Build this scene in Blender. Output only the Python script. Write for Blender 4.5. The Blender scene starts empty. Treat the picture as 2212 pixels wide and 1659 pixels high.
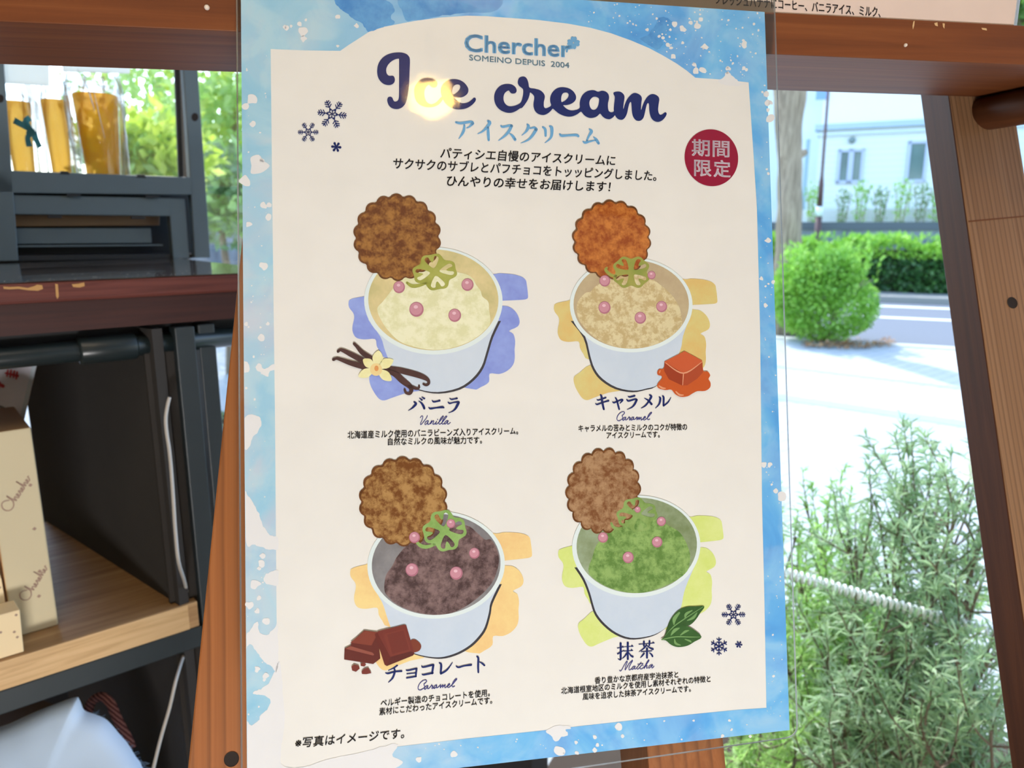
# A laminated ice-cream poster hung on a wooden display stand inside a cake shop,
# a pipe-frame rack with gift boxes to one side and the street outside the shop window.
import bpy, bmesh, math, random
from mathutils import Vector as V, Matrix
from mathutils.geometry import tessellate_polygon

SC = bpy.context.scene
COL = SC.collection
random.seed(7)

# ------------------------------------------------------------------ camera, sky, sun, lamps, exposure
F_PX, CX, CY = 1600.0, 1106.0, 829.5
PITCH = math.atan((829.5 - 487.0) / F_PX)
CAM = V((0, 0, 1.35))
FWD = V((0, math.cos(PITCH), -math.sin(PITCH)))
UP = V((0, math.sin(PITCH), math.cos(PITCH)))
RIGHT = V((1, 0, 0))
cd = bpy.data.cameras.new('camera')
cam = bpy.data.objects.new('camera', cd)
COL.objects.link(cam)
cam.location = CAM
cam.rotation_euler = (math.pi / 2 - PITCH, 0, 0)
cd.sensor_width = 36.0
cd.lens = 36.0 * F_PX / 2212.0
cd.clip_start = 0.02
cd.dof.use_dof = True
cd.dof.focus_distance = 0.42
cd.dof.aperture_fstop = 12.0
SC.camera = cam

world = bpy.data.worlds.new('sky')
SC.world = world
world.use_nodes = True
wn = world.node_tree
wn.nodes.clear()
sky = wn.nodes.new('ShaderNodeTexSky')
sky.sky_type = 'NISHITA'
sky.sun_disc = False
sky.sun_elevation = math.radians(52)
sky.sun_rotation = math.radians(-14)
sky.ozone_density = 1.5
bg = wn.nodes.new('ShaderNodeBackground')
bg.inputs['Strength'].default_value = 0.82
wo = wn.nodes.new('ShaderNodeOutputWorld')
wn.links.new(sky.outputs[0], bg.inputs[0])
wn.links.new(bg.outputs[0], wo.inputs[0])

sd = bpy.data.lights.new('sun', 'SUN')
sd.energy = 4.6
sd.angle = math.radians(0.6)
sd.color = (1.0, 0.96, 0.9)
sun = bpy.data.objects.new('sun', sd)
COL.objects.link(sun)
sun.rotation_euler = V((0.15, -0.62, -0.77)).to_track_quat('-Z', 'Y').to_euler()

def area(name, loc, target, size, power, color):
    d = bpy.data.lights.new(name, 'AREA')
    d.shape = 'RECTANGLE'
    d.size, d.size_y = size
    d.energy = power
    d.color = color
    o = bpy.data.objects.new(name, d)
    COL.objects.link(o)
    o.location = loc
    o.rotation_euler = (V(target) - V(loc)).to_track_quat('-Z', 'Y').to_euler()
    return o
area('ceiling_lamp_light', (-0.15, -0.30, 2.62), (-0.05, 0.35, 1.2), (1.3, 0.5), 5, (1.0, 0.80, 0.58))
area('ceiling_lamp_light', (0.0, -2.0, 2.70), (0.0, -1.0, 0.0), (4.0, 2.6), 20, (1.0, 0.82, 0.62))
area('low_fill_light', (0.22, -0.98, 0.50), (0.0, 0.42, 1.12), (0.5, 0.25), 24, (1.0, 0.96, 0.94))  # unseen low light added behind the camera to brighten the poster

SC.view_settings.view_transform = 'Standard'
SC.view_settings.look = 'None'
SC.view_settings.exposure = 0.0
SC.view_settings.gamma = 1.0
SC.view_settings.use_curve_mapping = False
SC.cycles.max_bounces = 12
SC.cycles.transparent_max_bounces = 24
SC.cycles.caustics_reflective = False
SC.cycles.caustics_refractive = False
SC.cycles.sample_clamp_indirect = 6.0

# ------------------------------------------------------------------ geometry helpers
def ray(u, v):
    return FWD + RIGHT * ((u - CX) / F_PX) - UP * ((v - CY) / F_PX)
def at(u, v, d):
    return CAM + ray(u, v) * d
def hit(u, v, q, n):
    r = ray(u, v)
    return CAM + r * ((q - CAM).dot(n) / r.dot(n))
def camvec(x, y, z):
    return RIGHT * x - UP * y + FWD * z

ORG = {}
def tag(o, label=None, cat=None, group=None, kind=None):
    if label: o['label'] = label
    if cat: o['category'] = cat
    if group: o['group'] = group
    if kind: o['kind'] = kind
    return o
def empty(name, loc, label=None, cat=None, group=None, kind=None):
    o = bpy.data.objects.new(name, None)
    COL.objects.link(o)
    o.location = loc
    o.empty_display_size = 0.05
    ORG[o] = V(loc)
    return tag(o, label, cat, group, kind)
def attach(o, parent):
    o.parent = parent
    return o

def link_bm(name, bm, mat, parent=None, smooth=False, frame=None, loc=None):
    """bm is in world coordinates; the object's origin goes to its parent's origin (or loc)."""
    if parent is not None:
        org = ORG[parent]
    elif loc is not None:
        org = V(loc)
    else:
        org = V((0, 0, 0))
        if len(bm.verts):
            xs = [v.co for v in bm.verts]
            org = V(((min(c.x for c in xs) + max(c.x for c in xs)) / 2, (min(c.y for c in xs) + max(c.y for c in xs)) / 2, min(c.z for c in xs)))
    me = bpy.data.meshes.new(name)
    grain = None
    if frame:
        o0, ax = frame
        grain = [((v.co - o0).dot(ax[0]), (v.co - o0).dot(ax[1]), (v.co - o0).dot(ax[2])) for v in bm.verts]
    for v in bm.verts:
        v.co -= org
    bm.to_mesh(me)
    bm.free()
    if grain:
        at_ = me.attributes.new('grain', 'FLOAT_VECTOR', 'POINT')
        at_.data.foreach_set('vector', [c for g in grain for c in g])
    if smooth:
        me.polygons.foreach_set('use_smooth', [True] * len(me.polygons))
    ob = bpy.data.objects.new(name, me)
    COL.objects.link(ob)
    if mat is not None:
        me.materials.append(mat)
    if parent is not None:
        ob.parent = parent
    else:
        ob.location = org
    ORG[ob] = org
    return ob

def hexa(bm, p, bevel=0.0, seg=2):
    """p: 8 corners, 0-3 bottom loop, 4-7 top loop."""
    vs = [bm.verts.new(q) for q in p]
    fs = [bm.faces.new([vs[i] for i in idx]) for idx in ((0, 3, 2, 1), (4, 5, 6, 7), (0, 1, 5, 4), (1, 2, 6, 5), (2, 3, 7, 6), (3, 0, 4, 7))]
    bmesh.ops.recalc_face_normals(bm, faces=fs)
    if bevel > 0:
        es = {e for f in fs for e in f.edges}
        bmesh.ops.bevel(bm, geom=list(es), offset=bevel, segments=seg, profile=0.5, affect='EDGES')
def box_bm(o, x, y, z, bevel=0.0, seg=2, bm=None):
    """box from corner o along three edge vectors."""
    bm = bm or bmesh.new()
    hexa(bm, [o, o + x, o + x + y, o + y, o + z, o + x + z, o + x + y + z, o + y + z], bevel, seg)
    return bm
def box(name, o, x, y, z, mat, parent=None, bevel=0.0, grain=None, seg=2, smooth=False):
    bm = box_bm(V(o), V(x), V(y), V(z), bevel, seg)
    fr = (V(o), [g.normalized() for g in grain]) if grain else None
    return link_bm(name, bm, mat, parent, frame=fr, smooth=smooth)
def tube_bm(pts, rad, n=10, bm=None, caps=True):
    bm = bm or bmesh.new()
    if not isinstance(rad, (list, tuple)): rad = [rad] * len(pts)
    rings = []
    ref = None
    for i, p in enumerate(pts):
        d = (pts[min(i + 1, len(pts) - 1)] - pts[max(i - 1, 0)]).normalized()
        if ref is None:
            ref = d.orthogonal().normalized()
        ref = (ref - d * ref.dot(d)).normalized()
        s = d.cross(ref)
        rings.append([bm.verts.new(p + (ref * math.cos(6.2832 * k / n) + s * math.sin(6.2832 * k / n)) * rad[i]) for k in range(n)])
    for a, b in zip(rings, rings[1:]):
        for k in range(n):
            bm.faces.new((a[k], a[(k + 1) % n], b[(k + 1) % n], b[k]))
    if caps:
        bm.faces.new(rings[0][::-1]); bm.faces.new(rings[-1])
    return bm
def crom(pts, n=6, closed=False):
    """Catmull-Rom through tuples of any length."""
    out = []
    m = len(pts)
    rng = range(m if closed else m - 1)
    for i in rng:
        g = (lambda k: pts[k % m]) if closed else (lambda k: pts[max(0, min(m - 1, k))])
        a, b, c, d = g(i - 1), g(i), g(i + 1), g(i + 2)
        for k in range(n):
            t = k / n
            out.append(tuple(0.5 * (2 * y + (z - x) * t + (2 * x - 5 * y + 4 * z - w) * t * t + (3 * y - x - 3 * z + w) * t ** 3) for x, y, z, w in zip(a, b, c, d)))
    if not closed: out.append(tuple(pts[-1]))
    return out

# ------------------------------------------------------------------ materials
def lin(c):
    return tuple((x / 255 / 12.92) if x / 255 <= 0.04045 else ((x / 255 + 0.055) / 1.055) ** 2.4 for x in c)
class Nodes:
    def __init__(s, name):
        s.m = bpy.data.materials.new(name)
        s.m.use_nodes = True
        s.t = s.m.node_tree
        s.t.nodes.clear()
        s.out = s.t.nodes.new('ShaderNodeOutputMaterial')
    def n(s, kind, **kw):
        nd = s.t.nodes.new('ShaderNode' + kind)
        for k, v in kw.items():
            if k in nd.inputs: nd.inputs[k].default_value = v
            else: setattr(nd, k, v)
        return nd
    def l(s, a, b): s.t.links.new(a, b)
    def ramp(s, fac, stops):
        r = s.n('ValToRGB')
        el = r.color_ramp.elements
        while len(el) < len(stops): el.new(0.5)
        for e, (p, c) in zip(el, stops):
            e.position = p
            e.color = tuple(c) + (1,)
        s.l(fac, r.inputs[0])
        return r.outputs[0]
    def vec(s, src='Object', scale=(1, 1, 1), attr=None):
        mp = s.n('Mapping')
        mp.inputs['Scale'].default_value = scale
        if attr:
            a = s.n('Attribute', attribute_name=attr)
            s.l(a.outputs['Vector'], mp.inputs[0])
        else:
            s.l(s.n('TexCoord').outputs[src], mp.inputs[0])
        return mp.outputs[0]
    def noise(s, vec, scale, detail=4, rough=0.55, dist=0.0):
        t = s.n('TexNoise')
        t.inputs['Scale'].default_value = scale
        t.inputs['Detail'].default_value = detail
        t.inputs['Roughness'].default_value = rough
        t.inputs['Distortion'].default_value = dist
        s.l(vec, t.inputs['Vector'])
        return t.outputs['Fac']
    def mix(s, fac, a, b, blend='MIX'):
        x = s.n('Mix', data_type='RGBA', blend_type=blend)
        for sock, val in ((x.inputs[0], fac), (x.inputs[6], a), (x.inputs[7], b)):
            if hasattr(val, 'is_output'): s.l(val, sock)
            elif isinstance(val, (int, float)): sock.default_value = val
            else: sock.default_value = tuple(val) + (1,)
        return x.outputs[2]
    def principled(s, color, rough=0.5, spec=0.5, metal=0.0, bump=None, bstr=0.2, bdist=0.002, coat=0.0):
        p = s.n('BsdfPrincipled')
        if hasattr(color, 'is_output'): s.l(color, p.inputs['Base Color'])
        else: p.inputs['Base Color'].default_value = tuple(color) + (1,)
        if hasattr(rough, 'is_output'): s.l(rough, p.inputs['Roughness'])
        else: p.inputs['Roughness'].default_value = rough
        p.inputs['Specular IOR Level'].default_value = spec
        p.inputs['Metallic'].default_value = metal
        p.inputs['Coat Weight'].default_value = coat
        if bump is not None:
            b = s.n('Bump')
            b.inputs['Strength'].default_value = bstr
            b.inputs['Distance'].default_value = bdist
            s.l(bump, b.inputs['Height'])
            s.l(b.outputs[0], p.inputs['Normal'])
        s.l(p.outputs[0], s.out.inputs[0])
        return p

def plain(name, rgb, rough=0.5, spec=0.5, metal=0.0, var=0.06, scale=30, coat=0.0):
    k = Nodes(name)
    c = lin(rgb)
    f = k.noise(k.vec('Object'), scale, 3)
    col = k.mix(f, [max(0, x * (1 - var)) for x in c], [min(1, x * (1 + var)) for x in c])
    k.principled(col, rough, spec, metal, coat=coat)
    return k.m
def wood(name, dark, mid, light, along=3.0, across=110.0, rough=0.42, wave=None, spec=0.4, blotch=0.25):
    k = Nodes(name)
    v = k.vec(attr='grain', scale=(along, across, across))
    f = k.noise(v, 1.0, 6, 0.6, 0.8)
    col = k.ramp(f, [(0.28, lin(dark)), (0.5, lin(mid)), (0.74, lin(light))])
    if wave:
        w = k.n('TexWave', wave_type='BANDS', bands_direction='Y', wave_profile='SAW')
        w.inputs['Scale'].default_value = wave[0]
        w.inputs['Distortion'].default_value = wave[1]
        w.inputs['Detail'].default_value = 2
        w.inputs['Detail Scale'].default_value = 0.6
        k.l(k.vec(attr='grain', scale=(0.25, 1, 1)), w.inputs['Vector'])
        rr = k.ramp(w.outputs['Fac'], [(0.0, (1, 1, 1)), (0.55, (0.93, 0.93, 0.93)), (0.86, (wave[2],) * 3), (1.0, (0.95, 0.95, 0.95))])
        col = k.mix(1.0, col, rr, 'MULTIPLY')
    g = k.noise(k.vec(attr='grain', scale=(2, 14, 14)), 1.0, 3)
    col = k.mix(blotch, col, k.ramp(g, [(0.3, lin(dark)), (0.7, lin(light))]))
    k.principled(col, rough, spec, bump=f, bstr=0.12, bdist=0.001)
    return k.m
def leafmat(name, c1, c2, c3, rough=0.5, scale=9.0, trans=0.35):
    k = Nodes(name)
    f = k.noise(k.vec('Object'), scale, 4)
    rnd = k.n('NewGeometry').outputs['Random Per Island']
    col = k.ramp(rnd, [(0.0, lin(c1)), (0.5, lin(c2)), (1.0, lin(c3))])
    col = k.mix(0.35, col, k.ramp(f, [(0.35, lin(c1)), (0.65, lin(c3))]))
    d = k.n('BsdfDiffuse'); k.l(col, d.inputs[0])
    t = k.n('BsdfTranslucent'); k.l(col, t.inputs[0])
    g = k.n('BsdfGlossy'); g.inputs['Roughness'].default_value = rough
    a = k.n('MixShader'); a.inputs[0].default_value = trans
    k.l(d.outputs[0], a.inputs[1]); k.l(t.outputs[0], a.inputs[2])
    b = k.n('MixShader'); b.inputs[0].default_value = 0.06
    k.l(a.outputs[0], b.inputs[1]); k.l(g.outputs[0], b.inputs[2])
    k.l(b.outputs[0], k.out.inputs[0])
    return k.m
def clear(name, tint=(1, 1, 1), rough=0.03, ior=1.45, gain=1.0, bump=0.0, bscale=20, base=0.0):
    """thin clear sheet: light passes straight through, the surface mirrors by Fresnel."""
    k = Nodes(name)
    tr = k.n('BsdfTransparent'); tr.inputs[0].default_value = tuple(tint) + (1,)
    gl = k.n('BsdfGlossy'); gl.inputs['Roughness'].default_value = rough
    fr = k.n('Fresnel'); fr.inputs['IOR'].default_value = ior
    if bump > 0:
        b = k.n('Bump'); b.inputs['Strength'].default_value = bump; b.inputs['Distance'].default_value = 0.001
        k.l(k.noise(k.vec('Object'), bscale, 3, 0.6), b.inputs['Height'])
        k.l(b.outputs[0], gl.inputs['Normal'])
    m = k.n('Math', operation='MULTIPLY_ADD'); m.inputs[1].default_value = gain; m.inputs[2].default_value = base
    k.l(fr.outputs[0], m.inputs[0])
    x = k.n('MixShader')
    k.l(m.outputs[0], x.inputs[0]); k.l(tr.outputs[0], x.inputs[1]); k.l(gl.outputs[0], x.inputs[2])
    k.l(x.outputs[0], k.out.inputs[0])
    return k.m
def emit(name, rgb, strength):
    k = Nodes(name)
    e = k.n('Emission'); e.inputs[0].default_value = lin(rgb) + (1,); e.inputs[1].default_value = strength
    k.l(e.outputs[0], k.out.inputs[0])
    return k.m

# printed inks: colours are given as they look beside white paper that photographs at (236,224,210)
WHITE_REF = lin((238, 226, 212))
PAPER = 0.82
def ink(name, rgb, rough=0.55, rgb2=None, scale=60, detail=5, stops=(0.35, 0.65), bump=0.0):
    k = Nodes(name)
    c = [min(0.9, a / b * PAPER) for a, b in zip(lin(rgb), WHITE_REF)]
    if rgb2 is None:
        col = k.mix(k.noise(k.vec('Object'), 40, 2), [x * 0.96 for x in c], [min(1, x * 1.04) for x in c])
    else:
        c2 = [min(0.9, a / b * PAPER) for a, b in zip(lin(rgb2), WHITE_REF)]
        f = k.noise(k.vec('Object'), scale * 2.0, detail, 0.72)
        col = k.ramp(f, [(stops[0], c), (stops[1], c2)])
    k.principled(col, rough, 0.1)
    return k.m

# ------------------------------------------------------------------ the poster's plane (leaning back, turned a little)
P_T = CAM + camvec(-0.14255, -0.2137, 0.3892)
P_X = camvec(0.985, -0.02497, 0.172).normalized()
P_Y = camvec(0.02143, 0.99886, -0.03726)
P_Y = (P_Y - P_X * P_X.dot(P_Y)).normalized()
P_N = P_Y.cross(P_X).normalized()
if P_N.dot(CAM - P_T) < 0: P_N = -P_N
LAYER = 0.00004
def pp(u, v, k=0):
    return hit(u, v, P_T, P_N) + P_N * (k * LAYER)
class Plane:
    """a sheet on which print is laid: f(u, v, layer) -> world point."""
    def __init__(s, f): s.f = f
POSTER = Plane(pp)

def fill_bm(loops, f, k, bm=None):
    bm = bm or bmesh.new()
    flat = [q for L in loops for q in L]
    tri = tessellate_polygon([[V((x, y, 0)) for x, y in L] for L in loops])
    vs = [bm.verts.new(f(x, y, k)) for x, y in flat]
    for t in tri:
        try: bm.faces.new([vs[i] for i in t])
        except ValueError: pass
    return bm
def stroke_bm(pts, f, k, bm=None, n=6, smooth=True, rmin=0.15):
    """pts: (x, y, r) brush strokes with round ends."""
    bm = bm or bmesh.new()
    q = crom(pts, n) if smooth and len(pts) > 2 else [tuple(p) for p in pts]
    q = [(x, y, max(rmin, r)) for x, y, r in q]
    L, R = [], []
    for i, (x, y, r) in enumerate(q):
        a, b = q[max(0, i - 1)], q[min(len(q) - 1, i + 1)]
        dx, dy = b[0] - a[0], b[1] - a[1]
        m = math.hypot(dx, dy) or 1
        nx, ny = -dy / m, dx / m
        L.append(bm.verts.new(f(x + nx * r, y + ny * r, k)))
        R.append(bm.verts.new(f(x - nx * r, y - ny * r, k)))
    for i in range(len(q) - 1):
        bm.faces.new((L[i], L[i + 1], R[i + 1], R[i]))
    for i in (0, len(q) - 1):
        x, y, r = q[i]
        if r > 0.3: disc_bm(x, y, r, r, f, k, bm, 12)
    return bm
def disc_bm(x, y, rx, ry, f, k, bm=None, n=40, rot=0.0):
    bm = bm or bmesh.new()
    c, s = math.cos(rot), math.sin(rot)
    ring = [bm.verts.new(f(x + c * rx * math.cos(6.28318 * i / n) - s * ry * math.sin(6.28318 * i / n), y + s * rx * math.cos(6.28318 * i / n) + c * ry * math.sin(6.28318 * i / n), k)) for i in range(n)]
    bm.faces.new(ring)
    return bm
def blob(x, y, r, n=9, jag=0.25, rng=random):
    ph = [1 + rng.uniform(-jag, jag) for _ in range(n)]
    return crom([(x + r * ph[i] * math.cos(6.28318 * i / n), y + r * ph[i] * math.sin(6.28318 * i / n)) for i in range(n)], 3, True)
def ragged(pts, amp, sc, seed=0.0):
    from mathutils import noise as mn_
    out = []
    for x, y in crom(pts, 8, True):
        d = mn_.noise_vector(V((x * sc, y * sc, seed))) * amp + mn_.noise_vector(V((x * sc * 3, y * sc * 3, seed + 7))) * amp * .45
        out.append((x + d.x, y + d.y))
    return out
def zc(x0, y0, s, pts):
    return [(x0 + s * p[0], y0 + s * p[1]) + tuple(s * r for r in p[2:]) for p in pts]
def smooth_poly(pts, n=4): return crom(pts, n, True)

_dg = None
def text_bm(body, f, a, b, em, k, bold=0.0, slant=0.0, tight=None, bm=None, vcen=0.5, up=None):
    """typeset one line so that its ink runs from a to b (points of the sheet), em = height of a full glyph."""
    cu = bpy.data.curves.new('line', 'FONT')
    cu.body = body
    cu.shear = slant
    cu.resolution_u = 3
    ob = bpy.data.objects.new('line', cu)
    COL.objects.link(ob)
    dg = bpy.context.evaluated_depsgraph_get()
    me = bpy.data.meshes.new_from_object(ob.evaluated_get(dg))
    bpy.data.objects.remove(ob)
    xs = [v.co.x for v in me.vertices]; ys = [v.co.y for v in me.vertices]
    x0, x1 = min(xs), max(xs)
    A, B = f(a[0], a[1], k), f(b[0], b[1], k)
    ex = B - A
    m = f((a[0] + b[0]) / 2, (a[1] + b[1]) / 2, k)
    n = up if up is not None else f((a[0] + b[0]) / 2, (a[1] + b[1]) / 2 - em, k) - m
    bm = bm or bmesh.new()
    ymid = 0.36
    # heavier weights are the same line struck several times, a hair apart
    for ox, oy in ([(0, 0)] if bold <= 0 else [(-1, -.6), (1, -.6), (-1, .6), (1, .6)]):
        sh = n.length * bold * ox * ex.normalized() + n * (bold * oy)
        vs = [bm.verts.new(A + sh + ex * ((v.co.x - x0) / (x1 - x0)) + n * (v.co.y - ymid)) for v in me.vertices]
        for p in me.polygons:
            try: bm.faces.new([vs[i] for i in p.vertices])
            except ValueError: pass
    bpy.data.meshes.remove(me)
    return bm

# ------------------------------------------------------------------ THE LAMINATED POSTER
poster = empty('laminated_poster', pp(1106, 830), 'large laminated ice cream poster with blue watercolour border hanging from the ledge', 'poster')

def prt(name, bm, mat, parent=poster, label=None):
    o = link_bm(name, bm, mat, parent)
    for p in o.data.polygons: pass
    if label: o['label'] = label
    return o
def polys(k, f, *loops_list):
    bm = bmesh.new()
    for L in loops_list:
        fill_bm(L if isinstance(L[0], list) else [L], f, k, bm)
    return bm

# the paper itself: a thin sheet with the pale page colour
PQ = [(520, -49), (1651.5, 26), (1705.5, 1577), (534, 1711)]
bm = bmesh.new()
hexa(bm, [pp(*q, -8) for q in PQ] + [pp(*q, 0) for q in PQ])
M_page = ink('poster_page', (238, 226, 212))
prt('paper_sheet', bm, M_page)

# watercolour border
def watercolour():
    k = Nodes('watercolour_wash')
    vo = k.vec('Object')
    uvx = k.n('Attribute', attribute_name='sheet').outputs['Vector']
    sp = k.n('SeparateXYZ'); k.l(uvx, sp.inputs[0])
    f = k.noise(vo, 17, 6, 0.55, 1.4)
    g = k.noise(vo, 42, 4, 0.5, 0.5)
    s = lambda c: [a / b * PAPER for a, b in zip(lin(c), WHITE_REF)]
    deep = k.ramp(f, [(0.30, s((72, 140, 205))), (0.45, s((98, 170, 222))), (0.56, s((122, 188, 226))), (0.72, s((168, 204, 224)))])
    pale = k.ramp(f, [(0.30, s((150, 196, 210))), (0.45, s((172, 206, 214))), (0.58, s((190, 206, 210))), (0.72, s((206, 202, 206)))])
    r = k.ramp(sp.outputs[0], [(0.12, (0, 0, 0)), (0.42, (1, 1, 1))])
    col = k.mix(r, pale, deep)
    col = k.mix(0.18, col, k.ramp(g, [(0.45, s((110, 170, 215))), (0.55, s((200, 214, 222)))]))
    k.principled(col, 0.55, 0.1)
    return k.m
M_wash = watercolour()
M_white = ink('page_white', (234, 224, 216))
M_blue = ink('wash_deep_blue', (68, 134, 196), rgb2=(104, 166, 212), scale=30)
def sheetattr(ob):
    a = ob.data.attributes.new('sheet', 'FLOAT_VECTOR', 'POINT')
    O = ORG[ob]; w = (pp(1651.5, 26) - pp(520, -49)).length
    vals = []
    for v in ob.data.vertices:
        d = v.co + O - pp(520, -49)
        vals += [d.dot(P_X) / w, d.dot(P_Y) / w / 1.414, 0]
    a.data.foreach_set('vector', vals)
# the border is a frame with the arched page cut out of it
ARCH = [(584.6, 106), (660, 109), (735, 110), (752, 98), (774, 84), (797, 69), (830, 58), (866, 51), (898, 45), (950, 38), (1009, 34), (1050, 35), (1090, 38), (1160, 43), (1226, 51), (1275, 60), (1320, 72), (1362, 87), (1402, 104), (1432, 120), (1461, 137), (1484, 153), (1502, 168), (1560, 172), (1617, 178), (1626, 310), (1635, 450), (1642, 720), (1646, 1080), (1651, 1290), (1655.5, 1529), (1595, 1533), (1400, 1552), (1220, 1572), (1180, 1577), (1020, 1594), (850, 1613.6), (842, 1625), (700, 1650), (601, 1664), (598, 1400), (594, 900), (588, 420)]
b = fill_bm([PQ, ARCH], pp, 2)
bmesh.ops.triangulate(b, faces=b.faces[:])
o = prt('watercolour_border', b, M_wash, label='blue watercolour border'); sheetattr(o)

# saturated washes and white clouds of the border
deep = [[(713, -34), (722, 0), (736, 20), (757, 36), (780, 50), (790, 62), (799, 67.5), (830, 57), (852, 52), (846, 38), (852, 18), (838, 2), (800, -6), (770, -30)],
        [(860, 4), (878, -18), (960, -20), (1080, -12), (1082, 8), (1075, 22), (1045, 28), (1000, 28), (930, 38), (885, 44), (872, 30)],
        [(1384, 84), (1398, 74), (1410, 60), (1420, 42), (1432, 36), (1446, 42), (1452, 58), (1440, 72), (1430, 84), (1432, 98), (1418, 106), (1402, 98)]]
for i, d in enumerate(deep): prt('deep_blue_wash', polys(3, pp, ragged(d, 4, .06, i)), M_blue)
cloud = [[(528, 1570), (540, 1568), (556, 1560), (563, 1545), (578, 1530), (582, 1512), (566, 1500), (548, 1500), (556, 1490), (580, 1478), (592, 1450), (606, 1436), (614, 1560), (614, 1655), (740, 1634), (856, 1606), (848, 1630), (862, 1656), (700, 1700), (520, 1722)],
         [(532, 1400), (536, 1370), (548, 1350), (558, 1343), (562, 1362), (574, 1372), (588, 1362), (600, 1350), (600, 1446), (585, 1440), (566, 1424), (552, 1404), (540, 1390)],
         [(530, 1064), (544, 1084), (560, 1110), (572, 1142), (584, 1156), (600, 1160), (600, 1188), (574, 1184), (552, 1178), (531, 1170)],
         [(572, 1240), (582, 1236), (600, 1234), (600, 1262), (584, 1262), (574, 1256)],
         [(526, 930), (528, 905), (545, 895), (562, 905), (560, 930), (545, 945), (540, 965), (528, 968)],
         [(1180, 1577), (1190, 1590), (1200, 1600), (1215, 1593), (1226, 1586), (1222, 1576), (1232, 1571), (1210, 1566)],
         [(1555, 178), (1560, 168), (1572, 158), (1584, 166), (1592, 172), (1600, 178), (1612, 182), (1580, 186)],
         [(524, 780), (538, 786), (540, 800), (526, 804)], [(554, 790), (562, 786), (568, 796), (580, 790), (594, 788), (594, 798), (582, 802), (580, 812), (568, 808), (556, 802)]]
def on_sheet(pts):
    return [(max(x, 520.8 + 14 / 1760 * (y + 49)), min(y, 1636 - 0.114 * (max(x, 521) - 1180))) for x, y in pts]
for i, d in enumerate(cloud): prt('cloud_pattern', polys(4, pp, on_sheet(ragged(d, 3.5, .07, i))), M_white)
# snow splatter: a printed pattern of specks
rng = random.Random(11)
sp = bmesh.new()
SPK = [(1457, 52, 6), (1474, 63, 7), (1505, 55, 7), (1514, 43, 5), (1492, 50, 4), (1448, 65, 3), (1522, 102, 6), (1607, 97, 7), (1398, 65, 4), (1454, 122, 6), (1474, 93, 3), (1500, 140, 5), (1503, 154, 7), (1518, 152, 7), (1573, 148, 5), (1573, 165, 8), (1443, 98, 5), (1449, 104, 4), (1424, 79, 3), (1400, 133, 3), (1606, 148, 4), (1612, 151, 3), (1655, 203, 6), (1658, 222, 6), (1664, 222, 5), (1663, 255, 9), (1659, 238, 4), (1604, 60, 2), (1660, 375, 3), (1656, 366, 2.5), (1658, 520, 6), (1644, 602, 4.5), (1670, 610, 4), (1653, 660, 5), (1650, 1004, 6), (1662, 1004, 5), (1676, 1060, 5), (1688, 1073, 9),
       (730, 36, 5), (770, 56, 5), (647, 53, 5), (653, 68, 10), (619, 61, 5), (615, 58, 4), (629, 57, 3), (730, 100, 3), (661, 43, 3), (655, 84, 7), (545, 214, 12), (530, 230, 8), (546, 268, 6), (559, 358, 19), (530, 392, 12), (570, 445, 7), (581, 442, 6), (579, 470, 7), (538, 485, 6), (570, 575, 9), (578, 700, 4), (564, 730, 7), (532, 700, 4), (567, 1200, 6), (566, 1218, 8), (560, 1228, 4), (551, 1261, 11), (560, 1292, 5), (538, 1307, 8), (556, 1320, 6), (575, 1342, 8), (572, 1394, 6), (556, 1445, 6), (574, 1460, 6), (571, 1468, 4),
       (1336, 1570, 8), (1284, 1592, 4), (1345, 1590, 4), (1290, 1608, 4), (1244, 1604, 4), (1210, 1622, 12), (1284, 1620, 5), (1246, 1626, 4), (1300, 1560, 3), (1560, 1590, 4), (1580, 1576, 3), (1620, 1590, 3), (1575, 1556, 3), (905, 1640, 6), (980, 1630, 7)]
for x, y, r in SPK: fill_bm([blob(x, y, r, 8, 0.3, rng)], pp, 5, sp)
def infield(x, y):
    n, j = False, len(ARCH) - 1
    for i in range(len(ARCH)):
        (xi, yi), (xj, yj) = ARCH[i], ARCH[j]
        if (yi > y) != (yj > y) and x < (xj - xi) * (y - yi) / (yj - yi) + xi: n = not n
        j = i
    return n
for _ in range(900):
    e = rng.random()
    if e < 0.45: x, y = rng.uniform(1240, 1645), rng.uniform(4, 170)
    elif e < 0.68: x, y = rng.uniform(1642, 1690), rng.uniform(60, 1560)
    elif e < 0.84: x, y = rng.uniform(532, 586), rng.uniform(120, 1560)
    else: x, y = rng.uniform(900, 1690), rng.uniform(1540, 1640)
    lo = 0.0663 * (x - 1263); hi = 1637 - 0.114 * (x - 1180)
    if infield(x, y) or infield(x + 4, y + 3) or infield(x - 4, y + 3) or y < lo + 4 or y > hi - 5 or x > 1651 + 0.035 * y - 4: continue
    if rng.random() < 0.55: fill_bm([blob(x, y, abs(rng.gauss(0, 1.1)) + 0.5, 6, 0.3, rng)], pp, 5, sp)
prt('snow_dot_pattern', sp, M_white)['kind'] = 'stuff'

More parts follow.
